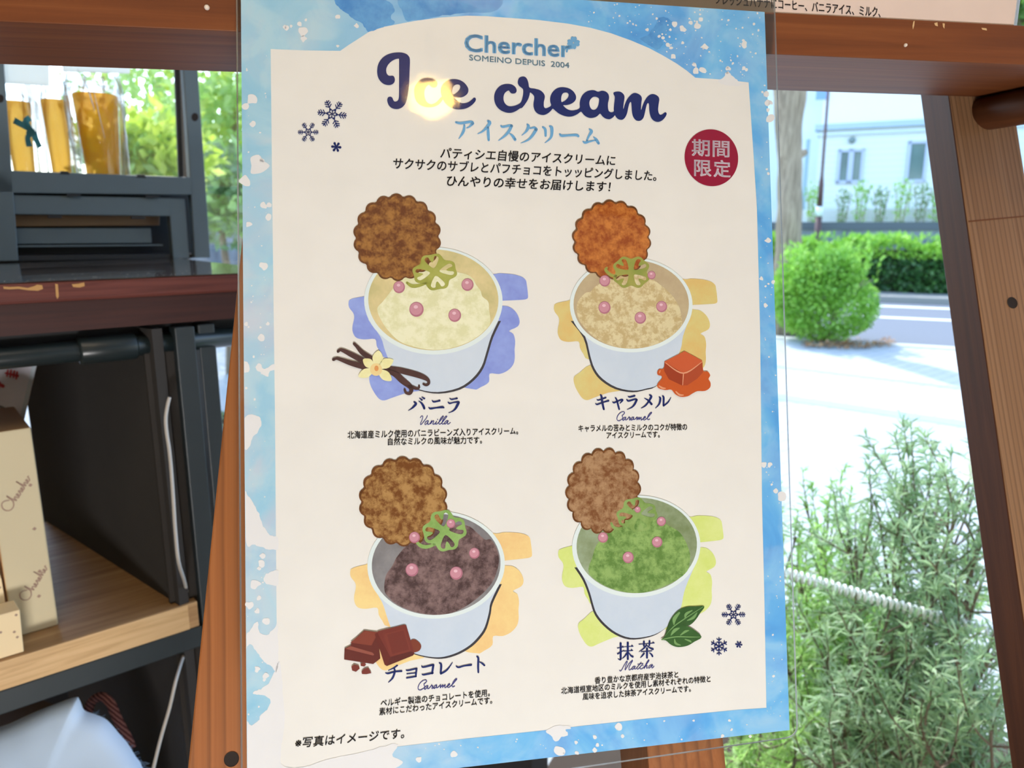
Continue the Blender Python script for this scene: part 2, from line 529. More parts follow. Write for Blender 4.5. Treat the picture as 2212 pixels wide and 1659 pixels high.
# ---- lettering
M_navy = ink('navy_ink', (27, 41, 98))
M_black = ink('black_ink', (26, 24, 32))
M_sky = ink('sky_blue_ink', (112, 166, 202))
M_grey = ink('grey_blue_ink', (134, 164, 176))
M_script = ink('script_ink', (52, 52, 120))
M_halo = ink('title_halo', (240, 228, 222))
A_ = lambda p: zc(800, 100, 260 / 2212, p)
B_ = lambda p: zc(1050, 150, 200 / 2212, p)
C_ = lambda p: zc(1240, 150, 220 / 2212, p)
I_out = A_([(540, 118), (640, 137), (700, 180), (727, 250), (722, 450), (713, 680), (697, 830), (675, 960), (648, 1045), (610, 1105), (550, 1145), (480, 1158), (400, 1142), (345, 1097), (318, 1040), (310, 985), (328, 942), (370, 931), (405, 952), (425, 1000), (455, 1022), (500, 1005), (520, 960), (526, 880), (527, 600), (527, 300), (526, 242), (516, 232), (460, 243), (390, 280), (330, 340), (295, 410), (292, 470), (310, 520), (350, 547), (410, 545), (440, 570), (452, 615), (440, 665), (400, 703), (330, 718), (250, 698), (180, 640), (137, 560), (125, 460), (140, 350), (190, 255), (280, 175), (400, 130)])
c_out = A_([(1060, 583), (1150, 600), (1215, 645), (1232, 700), (1215, 745), (1175, 762), (1120, 750), (1085, 715), (1070, 712), (1030, 745), (1000, 800), (990, 870), (1000, 950), (1030, 1020), (1080, 1060), (1130, 1068), (1200, 1040), (1260, 985), (1300, 940), (1340, 960), (1290, 1040), (1220, 1095), (1130, 1122), (1020, 1120), (920, 1085), (850, 1020), (815, 930), (805, 830), (815, 760), (850, 690), (910, 625), (980, 592)])
e_out = A_([(1530, 607), (1640, 625), (1730, 680), (1790, 760), (1800, 830), (1770, 890), (1700, 935), (1620, 948), (1545, 942), (1590, 1000), (1650, 1040), (1720, 1050), (1800, 1030), (1870, 980), (1900, 950), (1930, 955), (1938, 990), (1910, 1040), (1850, 1095), (1760, 1145), (1640, 1165), (1530, 1150), (1430, 1100), (1350, 1010), (1305, 900), (1295, 800), (1320, 720), (1380, 655), (1450, 618)])
e_hole = A_([(1580, 708), (1630, 712), (1650, 745), (1635, 800), (1580, 860), (1525, 888), (1505, 860), (1505, 800), (1530, 740)])
cream = (B_([(520, 352), (620, 370), (700, 430), (728, 500), (710, 560), (650, 582), (590, 570), (550, 520), (535, 510), (490, 530), (440, 580), (415, 660), (420, 750), (460, 830), (530, 880), (620, 885), (720, 860), (810, 810), (850, 740), (875, 640), (885, 560), (880, 480), (840, 440), (790, 400), (757, 340), (760, 270), (790, 205), (860, 175), (930, 185), (980, 240), (1010, 330), (1035, 440), (1150, 465), (1270, 495), (1350, 550), (1395, 620), (1400, 680), (1380, 770), (1375, 860), (1385, 905), (1420, 935), (1480, 915), (1550, 865), (1530, 780), (1530, 680), (1560, 590), (1620, 510), (1710, 450), (1820, 430), (1950, 450), (2060, 510), (2130, 600), (2148, 680), (2125, 750), (2060, 810), (1980, 845), (1900, 858), (1840, 858), (1870, 900), (1930, 950), (2000, 980), (2080, 985), (2140, 972)])
         + C_([(60, 880), (120, 838), (120, 740), (140, 640), (190, 550), (270, 485), (360, 458), (450, 462), (520, 490), (600, 468), (680, 485), (735, 530), (757, 590), (755, 650), (735, 740), (735, 840), (750, 900), (780, 930), (820, 935), (860, 915), (860, 850), (870, 740), (880, 640), (878, 590), (850, 530), (870, 500), (930, 485), (1000, 490), (1055, 525), (1090, 580), (1090, 650), (1075, 740), (1065, 850), (1075, 850), (1110, 740), (1160, 640), (1240, 550), (1310, 515), (1390, 535), (1450, 580), (1470, 640), (1460, 720), (1450, 870), (1460, 870), (1490, 780), (1540, 670), (1610, 580), (1690, 540), (1770, 555), (1830, 600), (1848, 660), (1835, 750), (1822, 860), (1830, 930), (1850, 975), (1880, 990), (1920, 975), (1965, 938), (2000, 945), (2005, 985), (1970, 1050), (1910, 1110), (1830, 1143), (1750, 1130), (1680, 1070), (1645, 980), (1630, 880), (1625, 770), (1605, 735), (1580, 760), (1555, 850), (1530, 970), (1500, 1060), (1450, 1110), (1390, 1122), (1330, 1100), (1280, 1030), (1255, 930), (1245, 800), (1240, 735), (1225, 712), (1200, 740), (1175, 830), (1150, 950), (1110, 1040), (1060, 1090), (1010, 1098), (950, 1080), (905, 1035), (885, 1000), (850, 1040), (790, 1078), (740, 1085), (670, 1065), (610, 1020), (562, 965), (500, 1020), (430, 1050), (350, 1058), (270, 1035), (200, 980), (148, 922), (80, 970), (10, 1006)])
         + B_([(2040, 1128), (1950, 1132), (1850, 1110), (1740, 1060), (1650, 990), (1590, 945), (1540, 1000), (1470, 1055), (1400, 1088), (1330, 1092), (1240, 1065), (1170, 1000), (1135, 910), (1130, 820), (1145, 720), (1145, 650), (1110, 600), (1050, 555), (1035, 620), (1000, 720), (940, 820), (860, 920), (810, 935), (720, 995), (620, 1035), (530, 1042), (430, 1020), (320, 960), (240, 870), (200, 770), (190, 660), (210, 560), (260, 470), (340, 395), (430, 360)]))
cre_hole = B_([(1880, 558), (1940, 565), (1970, 610), (1950, 680), (1890, 745), (1830, 780), (1800, 785), (1790, 720), (1800, 640), (1830, 580)])
a_hole = C_([(455, 597), (500, 610), (537, 640), (540, 690), (525, 780), (490, 850), (440, 882), (390, 875), (350, 830), (330, 750), (340, 680), (375, 630), (415, 603)])
S3 = lambda p: crom(p, 3, True)
for nm, loops in (('title_letter', [S3(I_out)]), ('title_letter', [S3(c_out)]), ('title_letter', [S3(e_out), S3(e_hole)]), ('title_word', [S3(cream), S3(cre_hole), S3(a_hole)])):
    prt(nm, fill_bm(loops, pp, 8), M_navy)

# logo
prt('logo_lettering', text_bm('Chercher', pp, (1004.4, 92), (1232, 105.5), 52, 8, bold=0.028), M_sky)
prt('logo_subtitle', text_bm('SOMEINO DEPUIS  2004', pp, (1013.6, 124.5), (1229.5, 141.5), 17, 8, bold=0.018), M_grey)
bm = bmesh.new()
for a0 in (0.08, 1.65, 3.22, 4.79):
    c0, s0 = math.cos(a0), math.sin(a0)
    hp = [(1.2, 0), (5, -5.6), (10, -6.6), (13.6, -3.8), (12.4, 0), (13.6, 3.8), (10, 6.6), (5, 5.6)]
    fill_bm([smooth_poly([(1238.5 + x * c0 - y * s0, 93 + x * s0 + y * c0) for x, y in hp], 3)], pp, 8, bm)
stroke_bm([(1232, 101, 2.4), (1226, 105, 2.2), (1224, 112, 2.0)], pp, 8, bm)
prt('logo_clover', bm, M_sky)

STROKES = {
 'katakana_title': (M_sky, [
  [(985, 264.5, 2.3), (995, 266.5, 2.8), (1017, 263.5, 2.8), (1021, 267, 3.2)], [(1021, 267, 3.2), (1014, 274, 1.8), (1008, 277, 1)], [(1003, 271, 2), (1002, 281, 3), (998, 290, 2.6), (991, 300, .8)],
  [(1054, 262, 2.5), (1058, 266, 3.5), (1050, 277, 3), (1041, 285, 1.8), (1032, 289.5, .8)], [(1054, 276, 2.5), (1054.5, 290, 3.2), (1055.5, 303, 2.5)],
  [(1082, 272, 1.8), (1086, 274.5, 2.5), (1101, 271.5, 2.6), (1105, 272.5, 3)], [(1105, 272.5, 3), (1099, 284, 3.2), (1090, 294, 2.4), (1077, 304, .8)], [(1101, 289, 1), (1107, 294, 2.8), (1112.5, 302, 3)],
  [(1139, 269.4, 2), (1141.3, 273.9, 3.5), (1136.8, 283.8, 2.4), (1127, 293, .6)], [(1145, 277.5, 1.5), (1154, 276, 2.5), (1158, 280, 3.5)], [(1158, 280, 3.5), (1150, 293, 3), (1140, 303, 2), (1125, 309.5, .6)],
  [(1172, 274.8, 1.8), (1177.5, 280, 3), (1178.4, 293.8, 2.4)], [(1187.4, 273, 2), (1191.5, 276.6, 3.5), (1191.5, 292, 3), (1187, 301, 2), (1177, 309, .7)],
  [(1209, 290, 1.8), (1213, 293.5, 2.8), (1226, 292.8, 2.4), (1244, 292, 2.8), (1249, 294.5, 2.6)],
  [(1272.8, 279.3, 1.5), (1277.3, 284.3, 3.6), (1271.8, 294.2, 2.4), (1267.4, 304.2, 2)], [(1258.9, 305.7, 1.2), (1263.4, 308.6, 2.6), (1272.8, 306.2, 2), (1286, 303.2, 1.3)], [(1281.8, 296.2, 1), (1287.7, 302.2, 3), (1292.7, 310, 2.8)]]),
 'vanilla_katakana': (M_navy, [
  [(894.6, 868.2, 1.8), (898.6, 872, 2.7), (894, 878, 2.4), (889, 882.5, 1.6), (882, 887, .6)], [(904.6, 866.6, .8), (910, 870.4, 2), (914.4, 876.9, 2.8), (916.4, 882.3, 2.6)], [(906.3, 860.3, 1), (911.2, 863.9, 2.2)], [(911.4, 857.8, 1), (916.4, 860.9, 2.2)],
  [(933.4, 865, 1), (936.7, 868, 2), (944.3, 866.9, 1.9), (949.4, 865.5, 2.4)], [(926, 879.9, 1), (929.6, 882.7, 2.2), (941.5, 881, 1.7), (955, 879.6, 2.6), (958.4, 880.7, 1.8)],
  [(971.4, 860.6, 1), (975.2, 862.8, 1.8), (982.2, 861.7, 1.7), (986.8, 860.6, 2.2)], [(968, 868.8, 1.4), (971.4, 871.5, 1.9), (979, 869.6, 1.5), (988.2, 868.5, 2.2), (991, 869.6, 2.6)], [(990.4, 869.8, 2.8), (988.2, 874.7, 3), (983.3, 883.4, 2.3), (976.8, 888.8, 1.4), (969.2, 891.8, .6)]]),
 'caramel_katakana': (M_navy, [
  [(1297.1, 853, 2), (1299, 857, 2.4), (1301.2, 871.6, 2.6), (1304, 884, 2.2)], [(1289.4, 863, 1), (1292.6, 864.4, 1.6), (1308, 859, 2)], [(1286.3, 871.6, 1), (1289.9, 873.5, 1.8), (1304.4, 868.5, 1.7), (1314, 865.8, 2.2)],
  [(1322.9, 868, 1), (1326, 869.8, 2), (1335, 866.2, 1.6), (1342.3, 863.5, 2), (1344.4, 865, 2), (1338.7, 871.6, .8)], [(1329.2, 859.4, 1.6), (1332, 864.4, 2), (1335, 876, 2.2), (1337.2, 883.8, 2)],
  [(1356.3, 856.3, 1), (1360.4, 857.6, 1.8), (1370.4, 855, 2.2)], [(1353.6, 863, 1.2), (1357.3, 866.2, 2), (1372.2, 862.2, 1.8), (1375.3, 864, 2.2)], [(1375, 864, 2.4), (1370.4, 873.5, 2.3), (1364, 880.2, 1.5), (1354.5, 884.6, .6)],
  [(1403, 853.1, 1.6), (1406.5, 856.7, 2.6), (1401, 867, 2), (1393.9, 876.2, 1.8), (1384.8, 881.9, .7)], [(1392, 860.3, .8), (1400.2, 865.3, 2), (1407, 873, 2.6)],
  [(1423.7, 857.6, 1.2), (1426, 860.8, 2.4), (1423.7, 872.5, 2), (1415.6, 881.9, .6)], [(1431, 855.4, 1.5), (1433.2, 859, 2.3), (1432.8, 875, 2)], [(1433, 876.6, 1.9), (1442.7, 868.9, 1.6), (1449, 858.5, .6)]]),
 'chocolate_katakana': (M_navy, [
  [(839, 1447.7, .8), (850.4, 1442.3, 1.8), (858, 1436.9, 2)], [(833, 1453.2, 1), (838.4, 1454.3, 2.1), (852.6, 1450.5, 1.9), (867.2, 1449.4, 2.2)], [(851.5, 1443.4, 1.8), (852.6, 1451, 2.4), (848.2, 1464, 2.1), (839, 1473.8, .7)],
  [(877.5, 1447.2, 1.2), (881.9, 1447.7, 1.8), (898.7, 1443.9, 2)], [(899.8, 1443.9, 2.2), (898, 1460.8, 2)], [(879, 1455.3, 1.2), (897.6, 1453.2, 1.4)], [(878.6, 1464, 1.8), (898.7, 1460.8, 1.8)],
  [(911, 1438, 1.2), (914.4, 1440.7, 2), (935, 1435.8, 2.2)], [(936, 1436.3, 2.6), (933.4, 1454.3, 2.2)], [(911.7, 1456.4, 1.2), (916.6, 1457, 2), (935, 1453.2, 2)],
  [(949, 1431.5, 1.5), (952.9, 1435.8, 2.6), (951.8, 1453, 2.3)], [(952.2, 1455, 2), (965.4, 1446.7, 2), (977.3, 1430.9, .7)],
  [(985.5, 1438.5, 1.4), (990.3, 1441.2, 2), (1002.3, 1438, 1.8), (1017.5, 1435.8, 2.4)],
  [(1030.5, 1417.9, 2), (1033.2, 1421.7, 2.4), (1032.7, 1438, 2.3), (1033.2, 1452, 2)], [(1035.4, 1429.3, .8), (1041.3, 1432.6, 2), (1046.2, 1436.9, 2)]]),
}
for nm, (mt, sts) in STROKES.items():
    bm = bmesh.new()
    for s in sts: stroke_bm([(x, y, r * (0.95 if nm != 'katakana_title' else 1.0)) for x, y, r in s], pp, 8, bm, 4)
    prt(nm, bm, mt)
H_ = lambda p: zc(1310, 1380, 0.05425, p)
bm = bmesh.new()
for s in ([(560, 170, 40), (560, 790, 40)], [(560, 790, 36), (540, 838, 22), (450, 790, 10)], [(430, 365, 16), (660, 325, 14)], [(640, 300, 26), (670, 330, 16)], [(445, 590, 30), (520, 545, 24), (690, 455, 14)], [(690, 320, 12), (1060, 290, 15)], [(1010, 265, 28), (1040, 285, 16)], [(845, 150, 42), (845, 800, 40)],
          [(680, 487, 14), (1045, 460, 15)], [(990, 432, 26), (1020, 455, 14)], [(810, 560, 30), (720, 690, 26), (610, 795, 8)], [(890, 550, 16), (955, 650, 32), (1040, 705, 40)],
          [(1290, 210, 18), (1600, 190, 13), (1900, 160, 16)], [(1850, 135, 26), (1880, 155, 14)], [(1490, 100, 36), (1480, 270, 34)], [(1710, 80, 36), (1700, 250, 34)], [(1590, 245, 30), (1480, 375, 28), (1290, 515, 8)], [(1600, 255, 20), (1720, 350, 30), (1840, 405, 40)],
          [(1380, 510, 16), (1800, 475, 18)], [(1610, 380, 42), (1608, 745, 38)], [(1490, 575, 34), (1410, 680, 26), (1340, 755, 8)], [(1700, 550, 12), (1780, 610, 32), (1828, 690, 34)]):
    stroke_bm(H_(s), pp, 8, bm, 4)
prt('matcha_kanji', bm, M_navy)

E_ = lambda p: zc(890, 840, 0.05425, p)
F_ = lambda p: zc(1270, 840, 0.09042, p)
van = [[(330, 1150), (380, 1085), (420, 1085), (430, 1130), (390, 1260), (340, 1370), (340, 1425), (380, 1410), (470, 1300), (560, 1180), (600, 1100), (610, 1065)], [(655, 1290), (640, 1275), (590, 1285), (530, 1340), (510, 1410), (540, 1430), (600, 1370), (650, 1290), (620, 1370), (625, 1415), (660, 1415), (715, 1385), (790, 1260), (740, 1400), (790, 1320), (850, 1275), (870, 1300), (830, 1370), (830, 1410), (870, 1410), (920, 1380), (990, 1290), (940, 1370), (945, 1410), (990, 1400), (1050, 1350), (1180, 1210), (1250, 1110), (1240, 1085), (1200, 1110), (1120, 1220), (1070, 1340), (1075, 1400), (1110, 1410), (1180, 1360), (1300, 1220), (1385, 1110), (1370, 1085), (1320, 1115), (1240, 1230), (1195, 1340), (1200, 1400), (1235, 1410), (1290, 1370)], [(1445, 1290), (1430, 1265), (1370, 1280), (1310, 1340), (1295, 1395), (1320, 1410), (1390, 1340), (1440, 1275), (1410, 1350), (1410, 1400), (1450, 1400), (1530, 1345)], [(1012, 1218), (1028, 1232)]]
bm = bmesh.new()
for s in van: stroke_bm([p + (0.72,) for p in E_(s)], pp, 8, bm, 4)
prt('vanilla_script', bm, M_script)
car = [[(830, 690), (815, 640), (840, 618), (872, 580), (860, 552), (810, 550), (740, 600), (695, 680), (695, 740), (735, 765), (790, 740), (830, 710)], [(905, 690), (895, 678), (850, 695), (825, 735), (840, 755), (880, 720), (905, 682), (890, 720), (897, 745), (930, 735), (965, 695), (985, 665), (988, 688), (1012, 692), (988, 730), (995, 748), (1035, 720)], [(1095, 690), (1085, 673), (1050, 690), (1025, 730), (1040, 748), (1075, 720), (1095, 680), (1085, 715), (1092, 738), (1125, 722), (1165, 685), (1180, 675), (1165, 745), (1205, 695), (1225, 680), (1213, 740), (1250, 695), (1275, 680), (1260, 730), (1275, 747), (1320, 715), (1365, 690), (1370, 665), (1340, 675), (1320, 715), (1332, 745), (1370, 735), (1420, 690), (1490, 610), (1520, 572), (1505, 562), (1450, 620), (1420, 700), (1432, 740), (1475, 722)]]
def shifted(q0, q1):
    """same print repeated elsewhere on the sheet: shift measured on the paper, in metres."""
    d = pp(*q1) - pp(*q0)
    return lambda u, v, k: pp(u, v, k) + d
for nm, f in (('caramel_script', pp), ('chocolate_script', shifted((1332.8, 901.5), (903.5, 1482.5)))):
    bm = bmesh.new()
    for s in car: stroke_bm([p + (0.72,) for p in F_(s)], f, 8, bm, 4)
    prt(nm, bm, M_script)
mat_ = [[(510, 1235), (545, 1282), (600, 1235), (680, 1090), (760, 950), (825, 880), (815, 950), (760, 1100), (735, 1240), (800, 1150), (900, 980), (1025, 855), (1030, 880), (960, 1000), (900, 1130), (890, 1220), (920, 1240), (990, 1190)], [(1145, 1105), (1130, 1085), (1070, 1100), (1010, 1170), (1020, 1220), (1060, 1200), (1150, 1095), (1112, 1150), (1125, 1205), (1180, 1170), (1280, 1060), (1385, 925), (1260, 1080), (1210, 1160), (1222, 1208), (1270, 1190), (1330, 1130)], [(1240, 1010), (1450, 975)], [(1455, 1065), (1440, 1030), (1370, 1080), (1330, 1150), (1350, 1200), (1410, 1185), (1490, 1125), (1620, 970), (1690, 860), (1665, 848), (1580, 980), (1490, 1190), (1520, 1130), (1580, 1060), (1620, 1060), (1590, 1120), (1592, 1168), (1640, 1150)], [(1835, 1045), (1820, 1022), (1750, 1040), (1680, 1110), (1680, 1165), (1730, 1140), (1832, 1030), (1800, 1100), (1805, 1160), (1850, 1140), (1890, 1080)]]
bm = bmesh.new()
for s in mat_: stroke_bm([p + (0.68,) for p in H_(s)], pp, 8, bm, 4)
prt('matcha_script', bm, M_script)

LINES = [('intro_line', 'パティシエ自慢のアイスクリームに', (951, 331), (1329, 348), 25, .013, .12), ('intro_line', 'サクサクのサブレとパフチョコをトッッピングしました。', (850, 353.5), (1417, 381), 25, .013, .12), ('intro_line', 'ひんやりの幸せをお届けします！', (966, 391), (1319, 404.5), 25, .013, .12),
         ('description_line', '北海道産ミルク使用のバニラビーンズ入りアイスクリーム。', (751, 940), (1119, 931), 17.5, .012, 0), ('description_line', '自然なミルクの風味が魅力です。', (838, 954.5), (1041, 951), 17, .012, 0),
         ('description_line', 'キャラメルの苦みとミルクのコクが特徴の', (1249.4, 926), (1483.8, 922.5), 16, .012, 0), ('description_line', 'アイスクリームです。', (1310, 941), (1425, 938.5), 15.5, .012, 0),
         ('description_line', 'ベルギー製造のチョコレートを使用。', (822.6, 1519), (1058, 1496.4), 17, .012, 0), ('description_line', '素材にこだわったアイスクリームです。', (819.4, 1537.5), (1063, 1512.5), 17, .012, 0),
         ('description_line', '香り豊かな京都府産宇治抹茶と', (1284.6, 1470.5), (1464.8, 1457), 15.5, .012, 0), ('description_line', '北海道根室地区のミルクを使用し素材それぞれの特徴と', (1212, 1492.5), (1534.5, 1466.5), 15.5, .012, 0), ('description_line', '風味を追求した抹茶アイスクリームです。', (1258.5, 1505.5), (1492, 1487.5), 15.5, .012, 0),
         ('image_note', '※写真はイメージです。', (638, 1605.5), (873, 1584), 24, .009, .12)]
for nm, body, a, b, em, bo, sl in LINES:
    prt(nm, text_bm(body, pp, a, b, em, 8, bo, sl), M_black)

# round "limited time" badge
M_red = ink('crimson_ink', (150, 22, 52))
badge = prt('limited_badge', disc_bm(1536.3, 341.2, 57.6, 61.6, pp, 7, n=72, rot=-0.25), M_red, label='crimson round badge')
M_badge = ink('badge_white', (238, 214, 214))
bm = bmesh.new()
for ch, xa, xb, y in (('期', 1494.5, 1532, 319.5), ('間', 1539.5, 1574.5, 321.5), ('限', 1499.5, 1535.5, 363), ('定', 1541.5, 1577, 365)):
    text_bm(ch, pp, (xa, y), (xb, y + 1.6), 39, 9, 0.02, 0, bm=bm)
prt('badge_lettering', bm, M_badge, badge)

# snowflakes
def snowflake(x, y, r, kind, rot):
    bm = bmesh.new()
    for i in range(6):
        a = rot + i * math.pi / 3
        ca, sa = math.cos(a), math.sin(a)
        P = lambda d, e: (x + (d * ca - e * sa) * r, y + (d * sa + e * ca) * r)
        w = r * (0.032 if kind == 0 else 0.045)
        if kind == 0:
            stroke_bm([P(.28, 0) + (w,), P(1, 0) + (w,)], pp, 8, bm)
            for d, e in ((.5, .2), (.68, .2), (.84, .15)):
                for s in (-1, 1): stroke_bm([P(d, 0) + (w,), P(d + e * .75, s * e) + (w,)], pp, 8, bm)
            stroke_bm([P(0, 0) + (w * .6,), P(.2, .1) + (w,), P(.42, 0) + (w,)], pp, 8, bm); stroke_bm([P(0, 0) + (w * .6,), P(.2, -.1) + (w,), P(.42, 0) + (w,)], pp, 8, bm)
        elif kind == 1:
            stroke_bm([P(0, 0) + (w * 1.4,), P(1, 0) + (w * 1.4,)], pp, 8, bm)
            for d, e in ((.36, .2), (.7, .24)):
                for s in (-1, 1): stroke_bm([P(d, 0) + (w * 1.3,), P(d + e * .7, s * e) + (w * 1.3,)], pp, 8, bm)
        else:
            stroke_bm([P(.05, 0) + (r * .10,), P(.78, 0) + (r * .24,)], pp, 8, bm)
    return prt('snowflake', bm, M_navy)
for q in ((717.5, 246.8, 31, 0, .13), (666, 286, 22, 0, .0), (726.4, 318, 11, 2, .1), (1584, 1327.6, 25, 0, .0), (1552.8, 1396, 18.5, 1, .52), (1595.6, 1392, 7.6, 2, .1)):
    snowflake(*q)

# ---- the four ice cream pictures
M_cup = ink('cup_white', (212, 214, 218), rgb2=(202, 207, 214), scale=12)
M_rim = ink('cup_rim', (228, 230, 230))
M_shadow = ink('printed_shadow', (60, 56, 60))
M_cookie = [ink('biscuit_brown', (104, 54, 24), rgb2=(168, 112, 54), scale=95, detail=6, stops=(0.41, 0.60)), ink('biscuit_amber', (150, 66, 18), rgb2=(206, 122, 52), scale=95, detail=6, stops=(0.38, 0.62)),
            ink('biscuit_golden', (118, 68, 30), rgb2=(182, 134, 78), scale=90, detail=6, stops=(0.41, 0.59)), ink('biscuit_tan', (128, 78, 44), rgb2=(180, 136, 96), scale=95, detail=6, stops=(0.40, 0.60))]
M_crust = ink('biscuit_edge', (92, 52, 24), rgb2=(126, 76, 40), scale=120)
M_scoop = [ink('vanilla_ice', (226, 216, 164), rgb2=(242, 231, 190), scale=70, detail=6, stops=(0.41, 0.57)), ink('caramel_ice', (198, 168, 116), rgb2=(224, 202, 154), scale=110, detail=7, stops=(0.43, 0.56)),
           ink('chocolate_ice', (78, 56, 54), rgb2=(138, 108, 102), scale=80, detail=7, stops=(0.40, 0.60)), ink('matcha_ice', (98, 130, 60), rgb2=(150, 176, 98), scale=80, detail=7, stops=(0.40, 0.60))]
M_inside = [ink('cup_inside_vanilla', (196, 180, 120), rgb2=(234, 206, 150), scale=14), ink('cup_inside_caramel', (184, 156, 120), rgb2=(206, 182, 140), scale=14), ink('cup_inside_chocolate', (120, 112, 110), rgb2=(150, 142, 138), scale=14), ink('cup_inside_matcha', (124, 134, 88), rgb2=(164, 172, 138), scale=14)]
M_brush = [ink('brush_blue', (134, 144, 206), rgb2=(158, 170, 222), scale=22), ink('brush_yellow', (224, 184, 110), rgb2=(222, 202, 128), scale=22), ink('brush_orange', (242, 194, 128), rgb2=(248, 212, 140), scale=22), ink('brush_lime', (214, 220, 118), rgb2=(224, 226, 140), scale=22)]
M_clover = [ink('clover_olive', (152, 150, 58), rgb2=(176, 172, 84), scale=40), ink('clover_green', (138, 146, 62), rgb2=(164, 156, 74), scale=40), ink('clover_leaf_green', (128, 158, 78), rgb2=(154, 182, 104), scale=40), ink('clover_matcha', (122, 148, 72), rgb2=(152, 174, 100), scale=40)]
M_pearl = ink('pearl_pink', (206, 140, 148)); M_pearl_rim = ink('pearl_rose', (182, 112, 124)); M_pearl_hi = ink('pearl_light', (234, 184, 188))
Z3 = lambda p: zc(700, 400, 480 / 2212, p)
Z4 = lambda p: zc(700, 720, 480 / 2212, p)
Z6 = lambda p: zc(1180, 720, 480 / 2212, p)
Z8 = lambda p: zc(700, 1300, 480 / 2212, p)
Z9 = lambda p: zc(1180, 1280, 560 / 2212, p)
BRUSH = [[smooth_poly(Z3([(1500, 870), (1680, 886), (1740, 878), (1820, 882), (1900, 892), (1970, 914), (2006, 944), (2016, 980), (2030, 1100), (2018, 1132), (1960, 1142), (1780, 1150), (1500, 1160)]), 3)],
         [smooth_poly(Z3([(1500, 1180), (1770, 1200), (1850, 1215), (1915, 1272), (1946, 1350), (1926, 1408), (1842, 1450), (1884, 1482), (1902, 1555), (1896, 1640), (1898, 1720), (1880, 1790), (1820, 1850), (1740, 1880), (1648, 1876), (1640, 1960), (1560, 2010), (1480, 2030), (1300, 1900)]), 3)],
         [smooth_poly(Z3([(700, 1060), (395, 1108), (270, 1134), (245, 1165), (250, 1218), (290, 1272), (300, 1322), (284, 1400), (286, 1462), (320, 1518), (400, 1536), (508, 1532), (524, 1600), (560, 1660), (620, 1720), (900, 1700)]), 3)],
         [smooth_poly(Z4([(640, 300), (520, 380), (454, 430), (460, 510), (500, 590), (548, 652), (600, 668), (680, 640), (830, 590), (1000, 540), (900, 300)]), 3)]]
def scallop(cx, cy, rx, ry, n, rot, ph, amp=0.045):
    out = []
    for i in range(n * 8):
        t = 6.283185 * i / (n * 8)
        r = 1 - amp + amp * 2 * (abs(math.sin(n * t / 2 + ph)) ** 0.75) - amp
        x, y = rx * r * math.cos(t), ry * r * math.sin(t)
        out.append((cx + x * math.cos(rot) - y * math.sin(rot), cy + x * math.sin(rot) + y * math.cos(rot)))
    return out
def heart_hole(cx, cy, rx, ry, a):
    hp = [(.20, 0), (.42, .19), (.66, .30), (.78, .24), (.78, .13), (.62, .08), (.50, 0), (.62, -.08), (.78, -.13), (.78, -.24), (.66, -.30), (.42, -.19)]
    return smooth_poly([(cx + rx * (x * math.cos(a) - y * math.sin(a)), cy + ry * (x * math.sin(a) + y * math.cos(a))) for x, y in hp], 3)
def clover(cx, cy, rx, ry, rot, stem):
    out = []
    for i in range(160):
        t = 6.283185 * i / 160
        r = 0.88 + 0.055 * math.cos(8 * (t - rot) - math.pi) + 0.075 * math.cos(4 * (t - rot))
        out.append((cx + rx * r * math.cos(t), cy + ry * r * math.sin(t)))
    bm = fill_bm([out] + [heart_hole(cx, cy, rx, ry, rot + i * math.pi / 2) for i in range(4)], pp, 14)
    return stroke_bm(stem, pp, 14, bm)
def ellipse(cx, cy, rx, ry, n=64, rot=0):
    c, s = math.cos(rot), math.sin(rot)
    return [(cx + rx * math.cos(6.283185 * i / n) * c - ry * math.sin(6.283185 * i / n) * s, cy + rx * math.cos(6.283185 * i / n) * s + ry * math.sin(6.283185 * i / n) * c) for i in range(n)]
